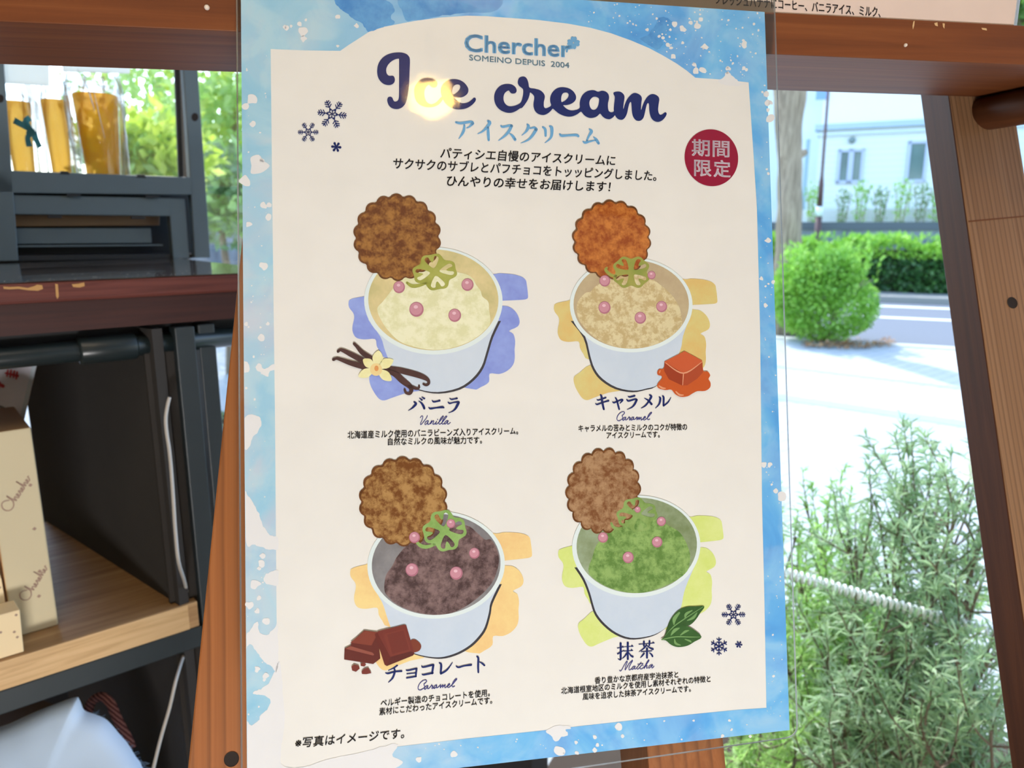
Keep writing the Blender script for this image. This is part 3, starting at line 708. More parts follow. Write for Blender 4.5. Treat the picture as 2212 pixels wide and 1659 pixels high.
CUPS = [
 dict(n='vanilla', rim=(936, 650, 149.5, 116, .02), inner=(936, 648, 140.5, 109, .02), body=[(795, 690), (822, 728), (830, 752), (839, 776), (852, 803), (872, 826), (905, 841), (945, 847), (990, 838), (1020, 818), (1040, 792), (1050, 762), (1061, 726), (1078, 690)], sh=(4, 3.5),
      scoop=Z3([(530, 1230), (585, 1160), (640, 1090), (700, 1010), (760, 900), (900, 870), (1060, 850), (1240, 850), (1345, 872), (1420, 890), (1484, 935), (1510, 990), (1556, 1050), (1576, 1110), (1632, 1160), (1642, 1240), (1650, 1390), (1560, 1490), (1420, 1570), (1250, 1625), (1100, 1640), (940, 1620), (760, 1560), (640, 1450), (560, 1330)]),
      cookie=(857.8, 513.2, 95.5, 94.6, 18, 0, .2), clover=(939, 588, 51, 42, -.2, [(921, 612, 2), (905, 617, 3.6), (890, 618, 4), (879, 611, 2.6)]), pearls=Z3([(747, 1017, 58), (1427, 992, 60), (920, 1238, 71), (1300, 1297, 63)])),
 dict(n='caramel', rim=(1363, 659, 132.5, 102.5, .0), inner=(1363, 657.5, 124.5, 96, .0), body=[(1236, 690), (1263.5, 726.5), (1275, 770), (1284, 796), (1301, 818), (1332, 837), (1369, 844), (1397, 839), (1419, 832), (1445, 805), (1469, 757), (1475, 726), (1488, 690)], sh=(-3.5, 3.5),
      scoop=zc(1180, 400, 480 / 2212, [(300, 1190), (380, 1080), (440, 1060), (500, 1000), (640, 940), (800, 880), (1030, 930), (1140, 1000), (1240, 1090), (1310, 1190), (1340, 1290), (1345, 1400), (1260, 1490), (1140, 1570), (980, 1625), (820, 1635), (660, 1600), (500, 1530), (390, 1430), (320, 1330)]),
      cookie=(1320.5, 518, 86, 86.5, 18, 0, .6), clover=(1362.7, 588.4, 45, 39, .785, [(1330, 597, 3), (1318, 594, 3.6), (1308, 584, 3.2), (1310, 579, 2.4)]), pearls=zc(1180, 400, 480 / 2212, [(580, 955, 54), (1045, 898, 40), (577, 1220, 60), (1145, 1210, 54), (933, 1322, 57)])),
 dict(n='chocolate', rim=(942, 1220, 148.5, 116, -.06), inner=(942, 1219, 139, 109, -.06), body=[(806, 1268), (825, 1300), (834, 1326), (843, 1352), (860, 1388), (880, 1404), (902, 1413), (934, 1419), (960, 1418), (989, 1408.5), (1015, 1393), (1034, 1374), (1047, 1354), (1056, 1322), (1060, 1300), (1080, 1258)], sh=(4, 3.5),
      scoop=zc(700, 970, 480 / 2212, [(600, 1400), (615, 1260), (680, 1160), (720, 1080), (800, 980), (880, 910), (1000, 830), (1200, 760), (1420, 760), (1520, 830), (1600, 900), (1660, 900), (1720, 1000), (1740, 1120), (1700, 1270), (1640, 1370), (1540, 1470), (1400, 1570), (1240, 1640), (1080, 1660), (900, 1640), (740, 1560), (640, 1470)]),
      cookie=(870.8, 1083, 96.5, 97.5, 18, 0, .15), clover=(960, 1146, 50.5, 47.5, -.2, [(938, 1176, 3), (921, 1181, 4), (908, 1178, 4), (899, 1169, 2.8)]), pearls=zc(700, 970, 480 / 2212, [(900, 878, 54), (1262, 740, 44), (1495, 1035, 52), (875, 1200, 63), (1315, 1233, 63)])),
 dict(n='matcha', rim=(1374, 1180, 138.5, 110, -.05), inner=(1375, 1178, 130, 103, -.05), body=[(1244, 1222), (1262, 1250), (1274, 1280), (1281, 1305), (1289, 1326), (1307, 1348), (1332, 1367), (1362, 1377.5), (1395, 1375), (1420.5, 1367), (1442, 1352), (1458, 1334), (1471, 1310), (1477, 1280), (1488, 1250), (1504, 1214)], sh=(-3.5, 3.5),
      scoop=zc(1180, 960, 480 / 2212, [(420, 1220), (455, 1130), (480, 1040), (520, 970), (600, 900), (640, 830), (800, 740), (1000, 720), (1140, 770), (1240, 820), (1330, 880), (1400, 1000), (1430, 1120), (1400, 1260), (1290, 1350), (1120, 1430), (960, 1475), (800, 1480), (640, 1440), (500, 1370), (430, 1300)]),
      cookie=(1302.4, 1060, 81.5, 94, 18, .2, .4), clover=(1375.3, 1112, 47, 40, -.25, [(1345, 1140, 3), (1334, 1142, 3.4), (1324, 1138, 3.2), (1320, 1130, 2.4)]), pearls=zc(1180, 960, 480 / 2212, [(562, 925, 50), (1142, 765, 45), (1100, 970, 52), (812, 1123, 55), (906, 648, 30)])),
]
for i, c in enumerate(CUPS):
    f = pp if i == 0 else shifted((936, 650), (c['rim'][0], c['rim'][1]))
    bm = bmesh.new()
    for L in BRUSH: fill_bm(L, f, 6, bm)
    pic = prt(c['n'] + '_picture', bm, M_brush[i], label=('blue', 'mustard', 'orange', 'lime')[i] + ' brush strokes behind a tub of ' + c['n'] + ' ice cream')
    bd = crom(c['body'], 3)
    dx, dy = c['sh']
    prt('cup_shadow', fill_bm([[(x + dx, y + dy) for x, y in bd]], pp, 7), M_shadow, pic)
    prt('cup', fill_bm([bd], pp, 8), M_cup, pic)
    prt('cup_rim', fill_bm([ellipse(*c['rim'][:4], rot=c['rim'][4])], pp, 9), M_rim, pic)
    prt('cup_inside', fill_bm([ellipse(*c['inner'][:4], rot=c['inner'][4])], pp, 10), M_inside[i], pic)
    # scoop kept inside the rim
    ix, iy, irx, iry, _ = c['inner']
    sc_ = []
    for x, y in smooth_poly(c['scoop'], 4):
        d = math.hypot((x - ix) / irx, (y - iy) / iry)
        if y > iy and d > 0.995: x, y = ix + (x - ix) / d * 0.995, iy + (y - iy) / d * 0.995
        sc_.append((x, y))
    prt('scoop', fill_bm([sc_], pp, 11), M_scoop[i], pic)
    k = c['cookie']
    bi = prt('biscuit', fill_bm([scallop(*k)], pp, 12), M_crust, pic)
    prt('biscuit_face', fill_bm([scallop(k[0] + .5, k[1] + .5, k[2] * .955, k[3] * .955, *k[4:])], pp, 13), M_cookie[i], pic)
    prt('clover_topping', clover(*c['clover']), M_clover[i], pic)
    for x, y, r in c['pearls']:
        bm = disc_bm(x, y, r, r * 1.04, pp, 15)
        prt('sugar_pearl', bm, M_pearl_rim, pic)
        prt('pearl_shine', disc_bm(x - r * .06, y - r * .08, r * .84, r * .86, pp, 16), M_pearl, pic)
        prt('pearl_shine', disc_bm(x - r * .1, y - r * .34, r * .3, r * .24, pp, 17), M_pearl_hi, pic)
    c['pic'] = pic
# garnishes
M_pod = ink('vanilla_pod', (66, 40, 38), rgb2=(86, 54, 50), scale=60)
bm = bmesh.new()
for s in ([(95, 262, 15), (120, 252, 14), (150, 256, 17), (260, 295, 25), (400, 335, 28), (470, 350, 20)], [(140, 182, 14), (160, 166, 15), (190, 172, 19), (270, 212, 26), (380, 270, 28), (450, 310, 24)], [(300, 105, 14), (330, 135, 17), (390, 200, 25), (500, 270, 26)],
          [(640, 345, 20), (760, 370, 30), (900, 405, 30), (985, 435, 26), (1033, 465, 18), (1040, 500, 14), (1015, 515, 13), (990, 505, 12)], [(600, 370, 18), (700, 400, 30), (780, 470, 32), (855, 530, 26), (868, 570, 20), (850, 600, 16), (815, 592, 13), (802, 560, 11)], [(850, 525, 20), (920, 550, 15), (945, 540, 11), (945, 522, 10)]):
    stroke_bm(Z4(s), pp, 18, bm)
prt('vanilla_pod', bm, M_pod, CUPS[0]['pic'])
bm = bmesh.new()
for tx, ty, w in ((545, 172, 52), (690, 265, 48), (672, 472, 46), (342, 432, 44), (388, 260, 44)):
    cx0, cy0 = 520, 350
    dx, dy = tx - cx0, ty - cy0
    m = math.hypot(dx, dy); px_, py_ = -dy / m, dx / m
    fill_bm([smooth_poly(Z4([(cx0, cy0), (cx0 + dx * .3 + px_ * w * .7, cy0 + dy * .3 + py_ * w * .7), (cx0 + dx * .65 + px_ * w, cy0 + dy * .65 + py_ * w), (tx, ty), (cx0 + dx * .65 - px_ * w, cy0 + dy * .65 - py_ * w), (cx0 + dx * .3 - px_ * w * .7, cy0 + dy * .3 - py_ * w * .7)]), 4)], pp, 19, bm)
fl = prt('vanilla_flower', bm, ink('flower_cream', (236, 220, 148), rgb2=(246, 232, 176), scale=60), CUPS[0]['pic'])
bm = disc_bm(*Z4([(518, 362)])[0], 13, 13.5, pp, 20); prt('flower_lip', bm, ink('flower_lip', (240, 206, 140)), CUPS[0]['pic'])
prt('flower_heart', disc_bm(*Z4([(522, 350)])[0], 4.5, 6, pp, 21), ink('flower_heart', (228, 150, 84)), CUPS[0]['pic'])

prt('caramel_puddle', fill_bm([smooth_poly(Z6([(1100, 390), (1120, 356), (1160, 352), (1200, 300), (1400, 290), (1540, 330), (1560, 378), (1600, 380), (1627, 418), (1610, 455), (1630, 492), (1625, 540), (1575, 574), (1500, 576), (1450, 600), (1400, 628), (1330, 632), (1275, 602), (1240, 562), (1180, 565), (1112, 546), (1102, 505), (1146, 450), (1140, 425), (1108, 415)]), 3)], pp, 18), ink('caramel_puddle', (202, 88, 40)), CUPS[1]['pic'])
for pts, colr in (([(1372, 178), (1546, 272), (1550, 292), (1360, 402), (1175, 300), (1172, 282)], (206, 92, 54)), ([(1172, 285), (1360, 400), (1348, 520), (1215, 458), (1168, 372)], (160, 62, 36)), ([(1360, 400), (1550, 292), (1554, 390), (1500, 450), (1400, 518), (1348, 520)], (176, 74, 44))):
    prt('caramel_cube', fill_bm([Z6(pts)], pp, 19), ink('caramel_face', colr), CUPS[1]['pic'])
bm = bmesh.new()
for s in ([(1178, 292, 3), (1360, 398, 7), (1545, 285, 3)], [(1360, 405, 5), (1352, 515, 3)], [(1120, 525, 7), (1150, 545, 9), (1180, 548, 5)], [(1285, 580, 5), (1320, 612, 9), (1360, 615, 4)], [(1128, 372, 5), (1122, 395, 4)]): stroke_bm(Z6(s), pp, 20, bm)
prt('caramel_gleam', bm, ink('caramel_gleam', (232, 156, 116)), CUPS[1]['pic'])

cp = CUPS[2]['pic']
prt('chocolate_crumb', fill_bm([smooth_poly(Z8([(855, 400), (885, 368), (930, 385), (966, 430), (955, 475), (920, 495), (885, 490)]), 3)], pp, 17), ink('choc_crumb', (128, 60, 42)), cp)
for q in ([(272, 640), (300, 618), (345, 630), (356, 660), (318, 692), (280, 680)], [(372, 690), (400, 662), (440, 650), (472, 705), (420, 716), (378, 714)], [(362, 612), (395, 598), (420, 620), (400, 640), (366, 634)]):
    prt('chocolate_crumb', fill_bm([Z8(q)], pp, 18), ink('choc_crumb', (124, 54, 44)), cp)
for pts, colr, k in (([(205, 460), (265, 430), (275, 395), (400, 280), (535, 298), (560, 560), (490, 615), (200, 570)], (104, 44, 36), 18), ([(262, 402), (405, 285), (540, 300), (476, 424), (470, 430)], (134, 62, 46), 19), ([(212, 462), (262, 436), (480, 500), (500, 520), (490, 530)], (150, 80, 64), 19),
                     ([(505, 318), (540, 288), (800, 222), (818, 232), (900, 510), (885, 530), (625, 635), (602, 620)], (122, 52, 42), 20), ([(505, 318), (530, 300), (660, 545), (625, 632), (602, 620)], (106, 42, 34), 21), ([(625, 632), (660, 545), (868, 488), (900, 510), (885, 530)], (96, 40, 34), 21), ([(588, 316), (800, 262), (866, 480), (664, 540)], (128, 56, 44), 22), ([(628, 322), (790, 280), (846, 470), (680, 516)], (118, 50, 40), 23)):
    prt('chocolate_piece', fill_bm([Z8(pts)], pp, k), ink('choc_face', colr), cp)
mp = CUPS[3]['pic']
for pts, colr, k in (([(990, 395), (1010, 360), (1030, 290), (1060, 220), (1120, 150), (1190, 120), (1270, 115), (1345, 115), (1310, 170), (1270, 230), (1220, 275), (1150, 290), (1080, 300), (1030, 350)], (48, 82, 36), 18), ([(975, 400), (1010, 370), (1050, 322), (1110, 287), (1180, 280), (1250, 310), (1320, 375), (1260, 415), (1200, 450), (1120, 462), (1060, 442), (1015, 405)], (52, 88, 38), 20)):
    prt('tea_leaf', fill_bm([smooth_poly(Z9(pts), 3)], pp, k), ink('tea_leaf', colr, rgb2=tuple(x + 14 for x in colr), scale=50), mp)
bm = bmesh.new()
for k, s in ((19, [(1010, 372, 3), (1080, 290, 4), (1200, 205, 4), (1335, 118, 2)]), (21, [(980, 398, 4), (1100, 374, 5), (1220, 376, 4), (1312, 376, 2)])): stroke_bm(Z9(s), pp, k, bm)
for k, s in ((19, [(1085, 270, 4), (1090, 220, 16), (1130, 170, 8)]), (19, [(1180, 215, 4), (1190, 180, 12), (1240, 150, 4)]), (19, [(1200, 235, 4), (1250, 210, 12), (1280, 170, 4)]), (21, [(1060, 360, 4), (1090, 320, 14), (1130, 300, 5)]), (21, [(1140, 360, 4), (1180, 330, 10), (1210, 320, 4)]), (21, [(1090, 395, 4), (1100, 430, 10), (1140, 445, 4)]), (21, [(1180, 395, 4), (1220, 410, 8), (1230, 420, 4)])): stroke_bm(Z9(s), pp, k, bm)
prt('leaf_vein', bm, ink('leaf_vein', (122, 156, 92)), mp)

# ---- the clear pouch: front and back film meet in a margin all round, rounded corners
M_film = clear('laminate_film', (0.97, 0.985, 0.98), rough=0.045, gain=1.0, bump=0.10, bscale=28)
def film_outline(grow=0.0):
    q = [(507, -110), (1672, -30), (1722, 1583), (520, 1775)]
    q = [(511, -110), (1671, -34), (1722, 1590), (523, 1762)]
    out = []
    for i, (x, y) in enumerate(q):
        a, b = q[i - 1], q[(i + 1) % 4]
        def toward(t, d=26):
            m = math.hypot(t[0] - x, t[1] - y); return (x + (t[0] - x) / m * d, y + (t[1] - y) / m * d)
        s, e = toward(a), toward(b)
        for j in range(7):
            t = j / 6
            out.append(((1 - t) ** 2 * s[0] + 2 * t * (1 - t) * x + t * t * e[0], (1 - t) ** 2 * s[1] + 2 * t * (1 - t) * y + t * t * e[1]))
    return out
OUT = film_outline()
bm = bmesh.new()
fr = [bm.verts.new(pp(x, y, 30)) for x, y in OUT]
bk = [bm.verts.new(pp(x, y, -14)) for x, y in OUT]
bm.faces.new(fr); bm.faces.new(bk[::-1])
for i in range(len(OUT)):
    j = (i + 1) % len(OUT)
    bm.faces.new((fr[i], bk[i], bk[j], fr[j]))
prt('laminate_film', bm, M_film, label='clear glossy laminate pouch')
k = Nodes('laminate_edge')
e_t = k.n('BsdfTransparent'); e_d = k.n('BsdfTranslucent'); e_d.inputs[0].default_value = (.9, .92, .9, 1); e_g = k.n('BsdfGlossy'); e_g.inputs['Roughness'].default_value = .15
e_1 = k.n('MixShader'); e_1.inputs[0].default_value = .5; e_2 = k.n('MixShader'); e_2.inputs[0].default_value = .55
k.l(e_d.outputs[0], e_1.inputs[1]); k.l(e_g.outputs[0], e_1.inputs[2]); k.l(e_t.outputs[0], e_2.inputs[1]); k.l(e_1.outputs[0], e_2.inputs[2]); k.l(e_2.outputs[0], k.out.inputs[0])
M_edge = k.m
bm = tube_bm([pp(x, y, 8) for x, y in OUT + OUT[:1]], 0.00045, 6, caps=False)
prt('laminate_edge', bm, M_edge)

# ------------------------------------------------------------------ THE WOODEN STAND
EX = V((P_X.x, P_X.y, 0)).normalized()       # along the ledge
EY = V((-EX.y, EX.x, 0))                     # away from the viewer
EZ = V((0, 0, 1))
M_pine = wood('oiled_pine', (84, 40, 13), (112, 58, 22), (136, 80, 38), along=3, across=90, rough=0.55)
M_pine_leg = wood('oiled_pine_leg', (146, 86, 42), (160, 98, 50), (172, 110, 62), along=1.2, across=200, rough=0.5, wave=(36, 1.6, 0.60), blotch=0.12)
M_pine_cool = wood('cool_lit_pine_leg', (128, 94, 62), (144, 108, 76), (156, 122, 90), along=1.2, across=260, rough=0.55, wave=(78, 0.8, 0.58), blotch=0.12)  # same pine, greyed: the right leg's cooler light is in the colour
M_pine_shade = wood('pine_edge_shade', (58, 30, 14), (78, 42, 21), (100, 58, 32), along=3, across=120, rough=0.5)
M_peg = wood('beech_peg', (64, 34, 16), (84, 46, 22), (104, 60, 32), along=6, across=150, rough=0.5)
M_hole = plain('drilled_hole', (30, 18, 10), 0.8)

LFB = hit(1668, 117, P_T - P_N * 0.006, P_N)  # a point on the ledge's front bottom edge
LED_D = 0.112
stand = empty('display_stand', LFB + EX * -0.15 - EZ * LFB.z, 'honey-brown wooden easel stand carrying the ice cream poster on its ledge', 'display stand')
o = LFB - EX * 0.80
lg = box('ledge', o, EX * 1.12, EY * LED_D, EZ * 0.0232, M_pine, stand, 0.0005, (EX, EZ, EY))
# nicks and a pale speck on the ledge's front face
M_nick = plain('bare_wood', (206, 170, 122), 0.7)
def on_front(u, v, k=0): return hit(u, v, LFB - EY * (0.0002 + k * 1e-4), EY)
for q in ([(1973, 46), (1976, 45), (1975, 55), (1972, 64), (1971, 56)], [(2018, 50), (2025, 48), (2026, 57), (2020, 55)], [(2036, 50), (2041, 51), (2040, 62), (2037, 58)], [(2120, 60), (2131, 61), (2132, 66), (2122, 64)]):
    link_bm('nick', fill_bm([q], on_front, 0), M_nick, lg)
M_speck = plain('pale_speck', (226, 214, 200), 0.6)
for u, v, r in ((1956, 97.5, 4), (447, 16, 5)):
    bm = bmesh.new(); bmesh.ops.create_icosphere(bm, subdivisions=2, radius=r * 0.46 / F_PX)
    for w in bm.verts: w.co = w.co + on_front(u, v)
    link_bm('speck', bm, M_speck, lg)

LA = LFB + EY * LED_D                         # the legs' front plane passes here and leans back
LB = at(500, 1640, 0.43)
LV = (LB - LA); LV = (LV - EX * LV.dot(EX)).normalized()
LN = EX.cross(LV).normalized()
if LN.dot(CAM - LA) < 0: LN = -LN
def lp(u, v): return hit(u, v, LA, LN)
def leg(name, e0, e1, width, side, thick, mat, label=None):
    """e0, e1: two sights along one long edge; the board runs to the floor."""
    a, b = lp(*e0), lp(*e1)
    d = (b - a).normalized()
    top = a - d * ((LFB.z + 0.22 - a.z) / -d.z) if a.z < LFB.z + 0.22 else a
    top = a + d * ((LFB.z + 0.20 - a.z) / d.z)
    bot = a + d * ((0.0 - a.z) / d.z)
    w = EX * width * side
    t = -LN * thick
    bm = bmesh.new()
    bz = lambda p: p + d * ((0.0 - p.z) / d.z)
    P8 = [bot, bz(bot + w), bz(bot + w + t), bz(bot + t), top, top + w, top + w + t, top + t]
    hexa(bm, P8, 0.0012, 2)
    ob = link_bm(name, bm, mat, stand, frame=(top, [d, EX, LN]))
    if label: ob['label'] = label
    return ob, d
legL, dL = leg('leg', (515, 590), (405, 1659), 0.054, 1, 0.03, M_pine_leg)
legR, dR = leg('leg', (2050, 205), (2196, 1229), 0.0585, 1, 0.030, M_pine_cool)
legR.data.materials.append(M_pine_shade)       # the narrow edges' shade is put into a darker colour
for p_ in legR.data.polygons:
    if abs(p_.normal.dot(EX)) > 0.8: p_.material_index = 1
# finger joint across the right leg
def on_leg(u, v, k=0): return hit(u, v, LA + LN * 0.0003, LN)
link_bm('joint_line', fill_bm([[(2092, 477), (2212, 466), (2212, 468.5), (2092, 480)]], on_leg, 0), plain('joint_dark', (112, 66, 32), 0.7), legR)
def hole(u, v, r, parent):
    c = on_leg(u, v)
    bm = bmesh.new()
    n = 28
    b1 = V(EX); b2 = LN.cross(EX)
    rim = [bm.verts.new(c + (b1 * math.cos(6.2832 * i / n) + b2 * math.sin(6.2832 * i / n)) * r) for i in range(n)]
    inn = [bm.verts.new(c - LN * 0.0002 + (b1 * math.cos(6.2832 * i / n) + b2 * math.sin(6.2832 * i / n)) * r * 0.9) for i in range(n)]
    for i in range(n): bm.faces.new((rim[i], rim[(i + 1) % n], inn[(i + 1) % n], inn[i]))
    bm.faces.new(inn)
    link_bm('peg_hole', bm, M_hole, parent)
hole(2187, 654, 0.0045, legR)
hole(500, 1640, 0.0042, legL)
# pegs carrying the ledge
def peg(u, v, length=0.125):
    c = lp(u, v) + EY * 0.015
    tip = c - EY * length
    pts = [c, c - EY * 0.02, tip + EY * 0.004, tip + EY * 0.001, tip]
    link_bm('peg', tube_bm(pts, [0.0132, 0.0132, 0.0132, 0.012, 0.009], 28), M_peg, stand, smooth=True, frame=(c, [EY, EX, EZ]))
peg(2131, 245)
peg(800, 224, 0.095)
# upright board between the legs
a = lp(1400, 1640); b2 = lp(1567, 1640)
w = EX * (b2 - a).dot(EX)
mid = bmesh.new()
d = LV if LV.z < 0 else -LV
top = a + d * ((LFB.z - 0.02 - a.z) / d.z)
bot = a + d * ((0.0 - a.z) / d.z)
t = EY * 0.115
hexa(mid, [bot, bot + w, bot + w + t, bot + t, top, top + w, top + w + t * 0.4, top + t * 0.4], 0.001)
link_bm('back_board', mid, M_pine_leg, stand, frame=(top, [d, EX, EY]))

# ------------------------------------------------------------------ second sheet standing on the ledge
def tp(u, v, k=0): return hit(u, v, LFB + EY * 0.0015 - EY * (k * LAYER), EY)
BZ = LFB.z + 0.0233
p_r = tp(2190, 57)
right_b = V((p_r.x, p_r.y, BZ))
n2 = empty('menu_sheet', right_b - EX * 0.15, 'white menu sheet with black text standing on the ledge above the ice cream poster', 'poster')
prt('paper_sheet', box_bm(right_b - EX * 0.297 + EY * 0.0003, EX * 0.297, EY * 0.0004, EZ * 0.42), plain('menu_paper', (214, 196, 186), 0.5, 0.2), n2)
prt('menu_text', text_bm('フレッシュバナナにコーヒー、バニラアイス、ミルク、', tp, (1545, -2), (1902, 27), 25, 2, 0.012), plain('menu_ink', (36, 28, 32), 0.6), n2)
prt('sheet_edge', box_bm(right_b - EY * 0.0002, EX * 0.002, EY * 0.0008, EZ * 0.42), M_edge, n2)

# ------------------------------------------------------------------ THE PIPE RACK
RA = ray(3080, 487); RA.z = 0; RA.normalize()  # along the rack's front, running away to the right
RB = V((-RA.y, RA.x, 0))                        # into the rack
R0 = at(0, 611, 0.75)                           # front top edge of the table board
M_steel = plain('black_steel', (44, 54, 58), 0.42, 0.5, 0.0, 0.1)
M_pipe = plain('black_pipe', (30, 40, 42), 0.3, 0.5)
M_gap_strip = plain('black_strip', (26, 28, 30), 0.5, 0.3)
M_ply = plain('dark_panel', (62, 60, 58), 0.85, 0.1)
M_navy_p = plain('navy_panel', (42, 50, 72), 0.6, 0.3)
M_mahog = wood('mahogany', (70, 30, 24), (98, 48, 40), (120, 66, 56), along=6, across=160, rough=0.45)
M_mahog_shade = wood('mahogany_apron_shade', (44, 18, 14), (58, 26, 20), (70, 34, 26), along=6, across=160, rough=0.5)  # darker copy of the mahogany: the recessed apron's shade is in the colour
k = Nodes('glossy_table')
gv = k.vec(attr='grain', scale=(8, 60, 60))
p = k.principled(k.ramp(k.noise(gv, 1, 4), [(0.3, lin((40, 36, 36))), (0.7, lin((66, 56, 52)))]), 0.12, 0.6, coat=0.6, bump=k.noise(k.vec(attr='grain', scale=(30, 160, 160)), 1, 3), bstr=0.05)
M_top = k.m
M_oak = wood('oak_shelf', (140, 104, 66), (176, 138, 94), (204, 168, 122), along=5, across=90, rough=0.5)
M_oak_edge = wood('oak_edge', (184, 146, 98), (214, 178, 128), (230, 198, 150), along=8, across=140, rough=0.5)

rack = empty('pipe_rack', V((R0.x, R0.y, 0)) + RA * 0.1, 'black pipe-framed rack with dark red wooden top and oak shelf beside the stand', 'shelf')
A0, A1 = -0.34, 0.31
TD = 0.80
def rp(a, b, z): return V((R0.x, R0.y, 0)) + RA * a + RB * b + EZ * z
def rbox(name, a0, a1, b0, b1, z0, z1, mat, parent=rack, bevel=0.0, grain=None, label=None):
    o = box(name, rp(a0, b0, z0), RA * (a1 - a0), RB * (b1 - b0), EZ * (z1 - z0), mat, parent, bevel, grain)
    if label: o['label'] = label
    return o
ZT = R0.z
edge_ = rbox('top_board', A0, A1, 0, TD, ZT - 0.0225, ZT - 0.001, M_mahog, bevel=0.003, grain=(RA, EZ, RB), label='dark red wooden top board')
rbox('glossy_cover', A0, A1, 0.0012, TD, ZT - 0.001, ZT, M_top, grain=(RA, RB, EZ), label='shiny dark cover plate')
rbox('apron', A0, A1, 0.006, 0.03, ZT - 0.055, ZT - 0.0225, M_mahog_shade, grain=(RA, EZ, RB))
M_chip = plain('chipped_wood', (186, 142, 84), 0.7)
def rf(u, v, k=0): return hit(u, v, R0 - RB * (0.0004 + k * 1e-4), RB)
for q in ([(7, 619), (22, 620), (40, 619), (60, 622), (74, 618), (80, 615), (91, 616), (93, 624), (82, 628), (60, 627), (40, 624), (20, 625), (8, 624)], [(119, 613), (125, 614), (127, 640), (124, 646), (121, 640)], [(155, 614), (168, 613), (182, 610), (183, 618), (172, 621), (158, 620)]):
    link_bm('chip', fill_bm([q], rf, 0), M_chip, edge_)
# dust specks along the front of the shiny cover
rg = random.Random(3)
bm = bmesh.new()
for _ in range(110):
    a, b = rg.uniform(-0.1, 0.26), abs(rg.gauss(0, 0.05)) + 0.003
    r = rg.uniform(0.0004, 0.0011)
    c = rp(a, b, ZT + 0.0003)
    vs = [bm.verts.new(c + RA * r * math.cos(i * 1.0472) * rg.uniform(.6, 1.5) + RB * r * math.sin(i * 1.0472)) for i in range(6)]
    bm.faces.new(vs)
d_ = link_bm('dust', bm, plain('dust', (190, 190, 186), 0.9), rack); d_['kind'] = 'stuff'
# pipe under the apron with a joint sleeve
def pz(u, v): return hit(u, v, rp(0, 0.02, 0), RB)
c0, c1 = pz(0, 772), pz(480, 731)
dirp = RA
pc = lambda a: V((R0.x, R0.y, 0)) + RA * a + RB * 0.02 + EZ * ((c0.z + c1.z) / 2)
link_bm('pipe', tube_bm([pc(A0), pc(0), pc(A1)], 0.0118, 24), M_pipe, rack, smooth=True)
a_s = [(pz(u, 760) - rp(0, 0.02, 0)).dot(RA) for u in (168, 296)]
link_bm('pipe_joint', tube_bm([pc(a_s[0]), pc(a_s[0] + .001), pc(a_s[0] + .003), pc(a_s[1] - .003), pc(a_s[1] - .001), pc(a_s[1])], [0.0125, 0.0145, 0.0155, 0.0155, 0.0145, 0.0125], 24), M_pipe, rack, smooth=True)
# oak shelf on a steel rail
zs = hit(0, 1429, R0, RB).z
SE = 0.158
sf = rbox('shelf_board', A0, SE, 0.0, 0.42, zs - 0.034, zs, M_oak, bevel=0.001, grain=(RA, RB, EZ), label='oak shelf board')
rbox('shelf_edging', A0, SE - 0.012, -0.0012, 0.0, zs - 0.0335, zs - 0.0005, M_oak_edge, sf, grain=(RA, EZ, RB))
rbox('shelf_rail', A0, SE + 0.004, 0.002, 0.024, zs - 0.064, zs - 0.036, M_steel, bevel=0.0015)
# posts
rbox('post', 0.162, 0.1845, 0.0, 0.024, 0.0, ZT - 0.06, M_steel, bevel=0.0015)
rbox('post', 0.192, 0.2115, 0.012, 0.036, 0.0, ZT - 0.06, M_steel, bevel=0.0015)
rbox('post', A0, A0 + 0.024, 0.0, 0.024, 0.0, ZT - 0.06, M_steel, bevel=0.0015)
rbox('post', A0, A0 + 0.024, TD - 0.03, TD - 0.006, 0.0, ZT - 0.0225, M_steel, bevel=0.0015)
rbox('post', A1 - 0.03, A1 - 0.006, TD - 0.03, TD - 0.006, 0.0, ZT - 0.0225, M_steel, bevel=0.0015)
# dark end panel that closes the rack behind the shelf, slightly skewed
pa, pb = hit(392, 1318, rp(0, 0, zs), EZ), hit(100, 1131, rp(0, 0, zs), EZ)
pd = (pb - pa).normalized()
pn = V((-pd.y, pd.x, 0))
if pn.dot(RA) < 0: pn = -pn
bm = box_bm(V((pa.x, pa.y, 0.02)) + pd * 0.012 + pn * 0.004, pd * 0.44, pn * 0.012, EZ * (ZT - 0.08))
link_bm('end_panel', bm, M_ply, rack)
rbox('gap_strip', A0, A1, 0.034, 0.05, ZT - 0.088, ZT - 0.0225, M_gap_strip)  # black strip added to close the bright gap behind the pipe
rbox('end_panel', 0.130, 0.166, 0.013, 0.021, 0.02, ZT - 0.08, M_ply)
# lower shelf (mostly below the frame) for the bag
zl = 0.50
rbox('shelf_board', A0, SE, 0.0, 0.42, zl - 0.034, zl, M_oak, bevel=0.001, grain=(RA, RB, EZ))

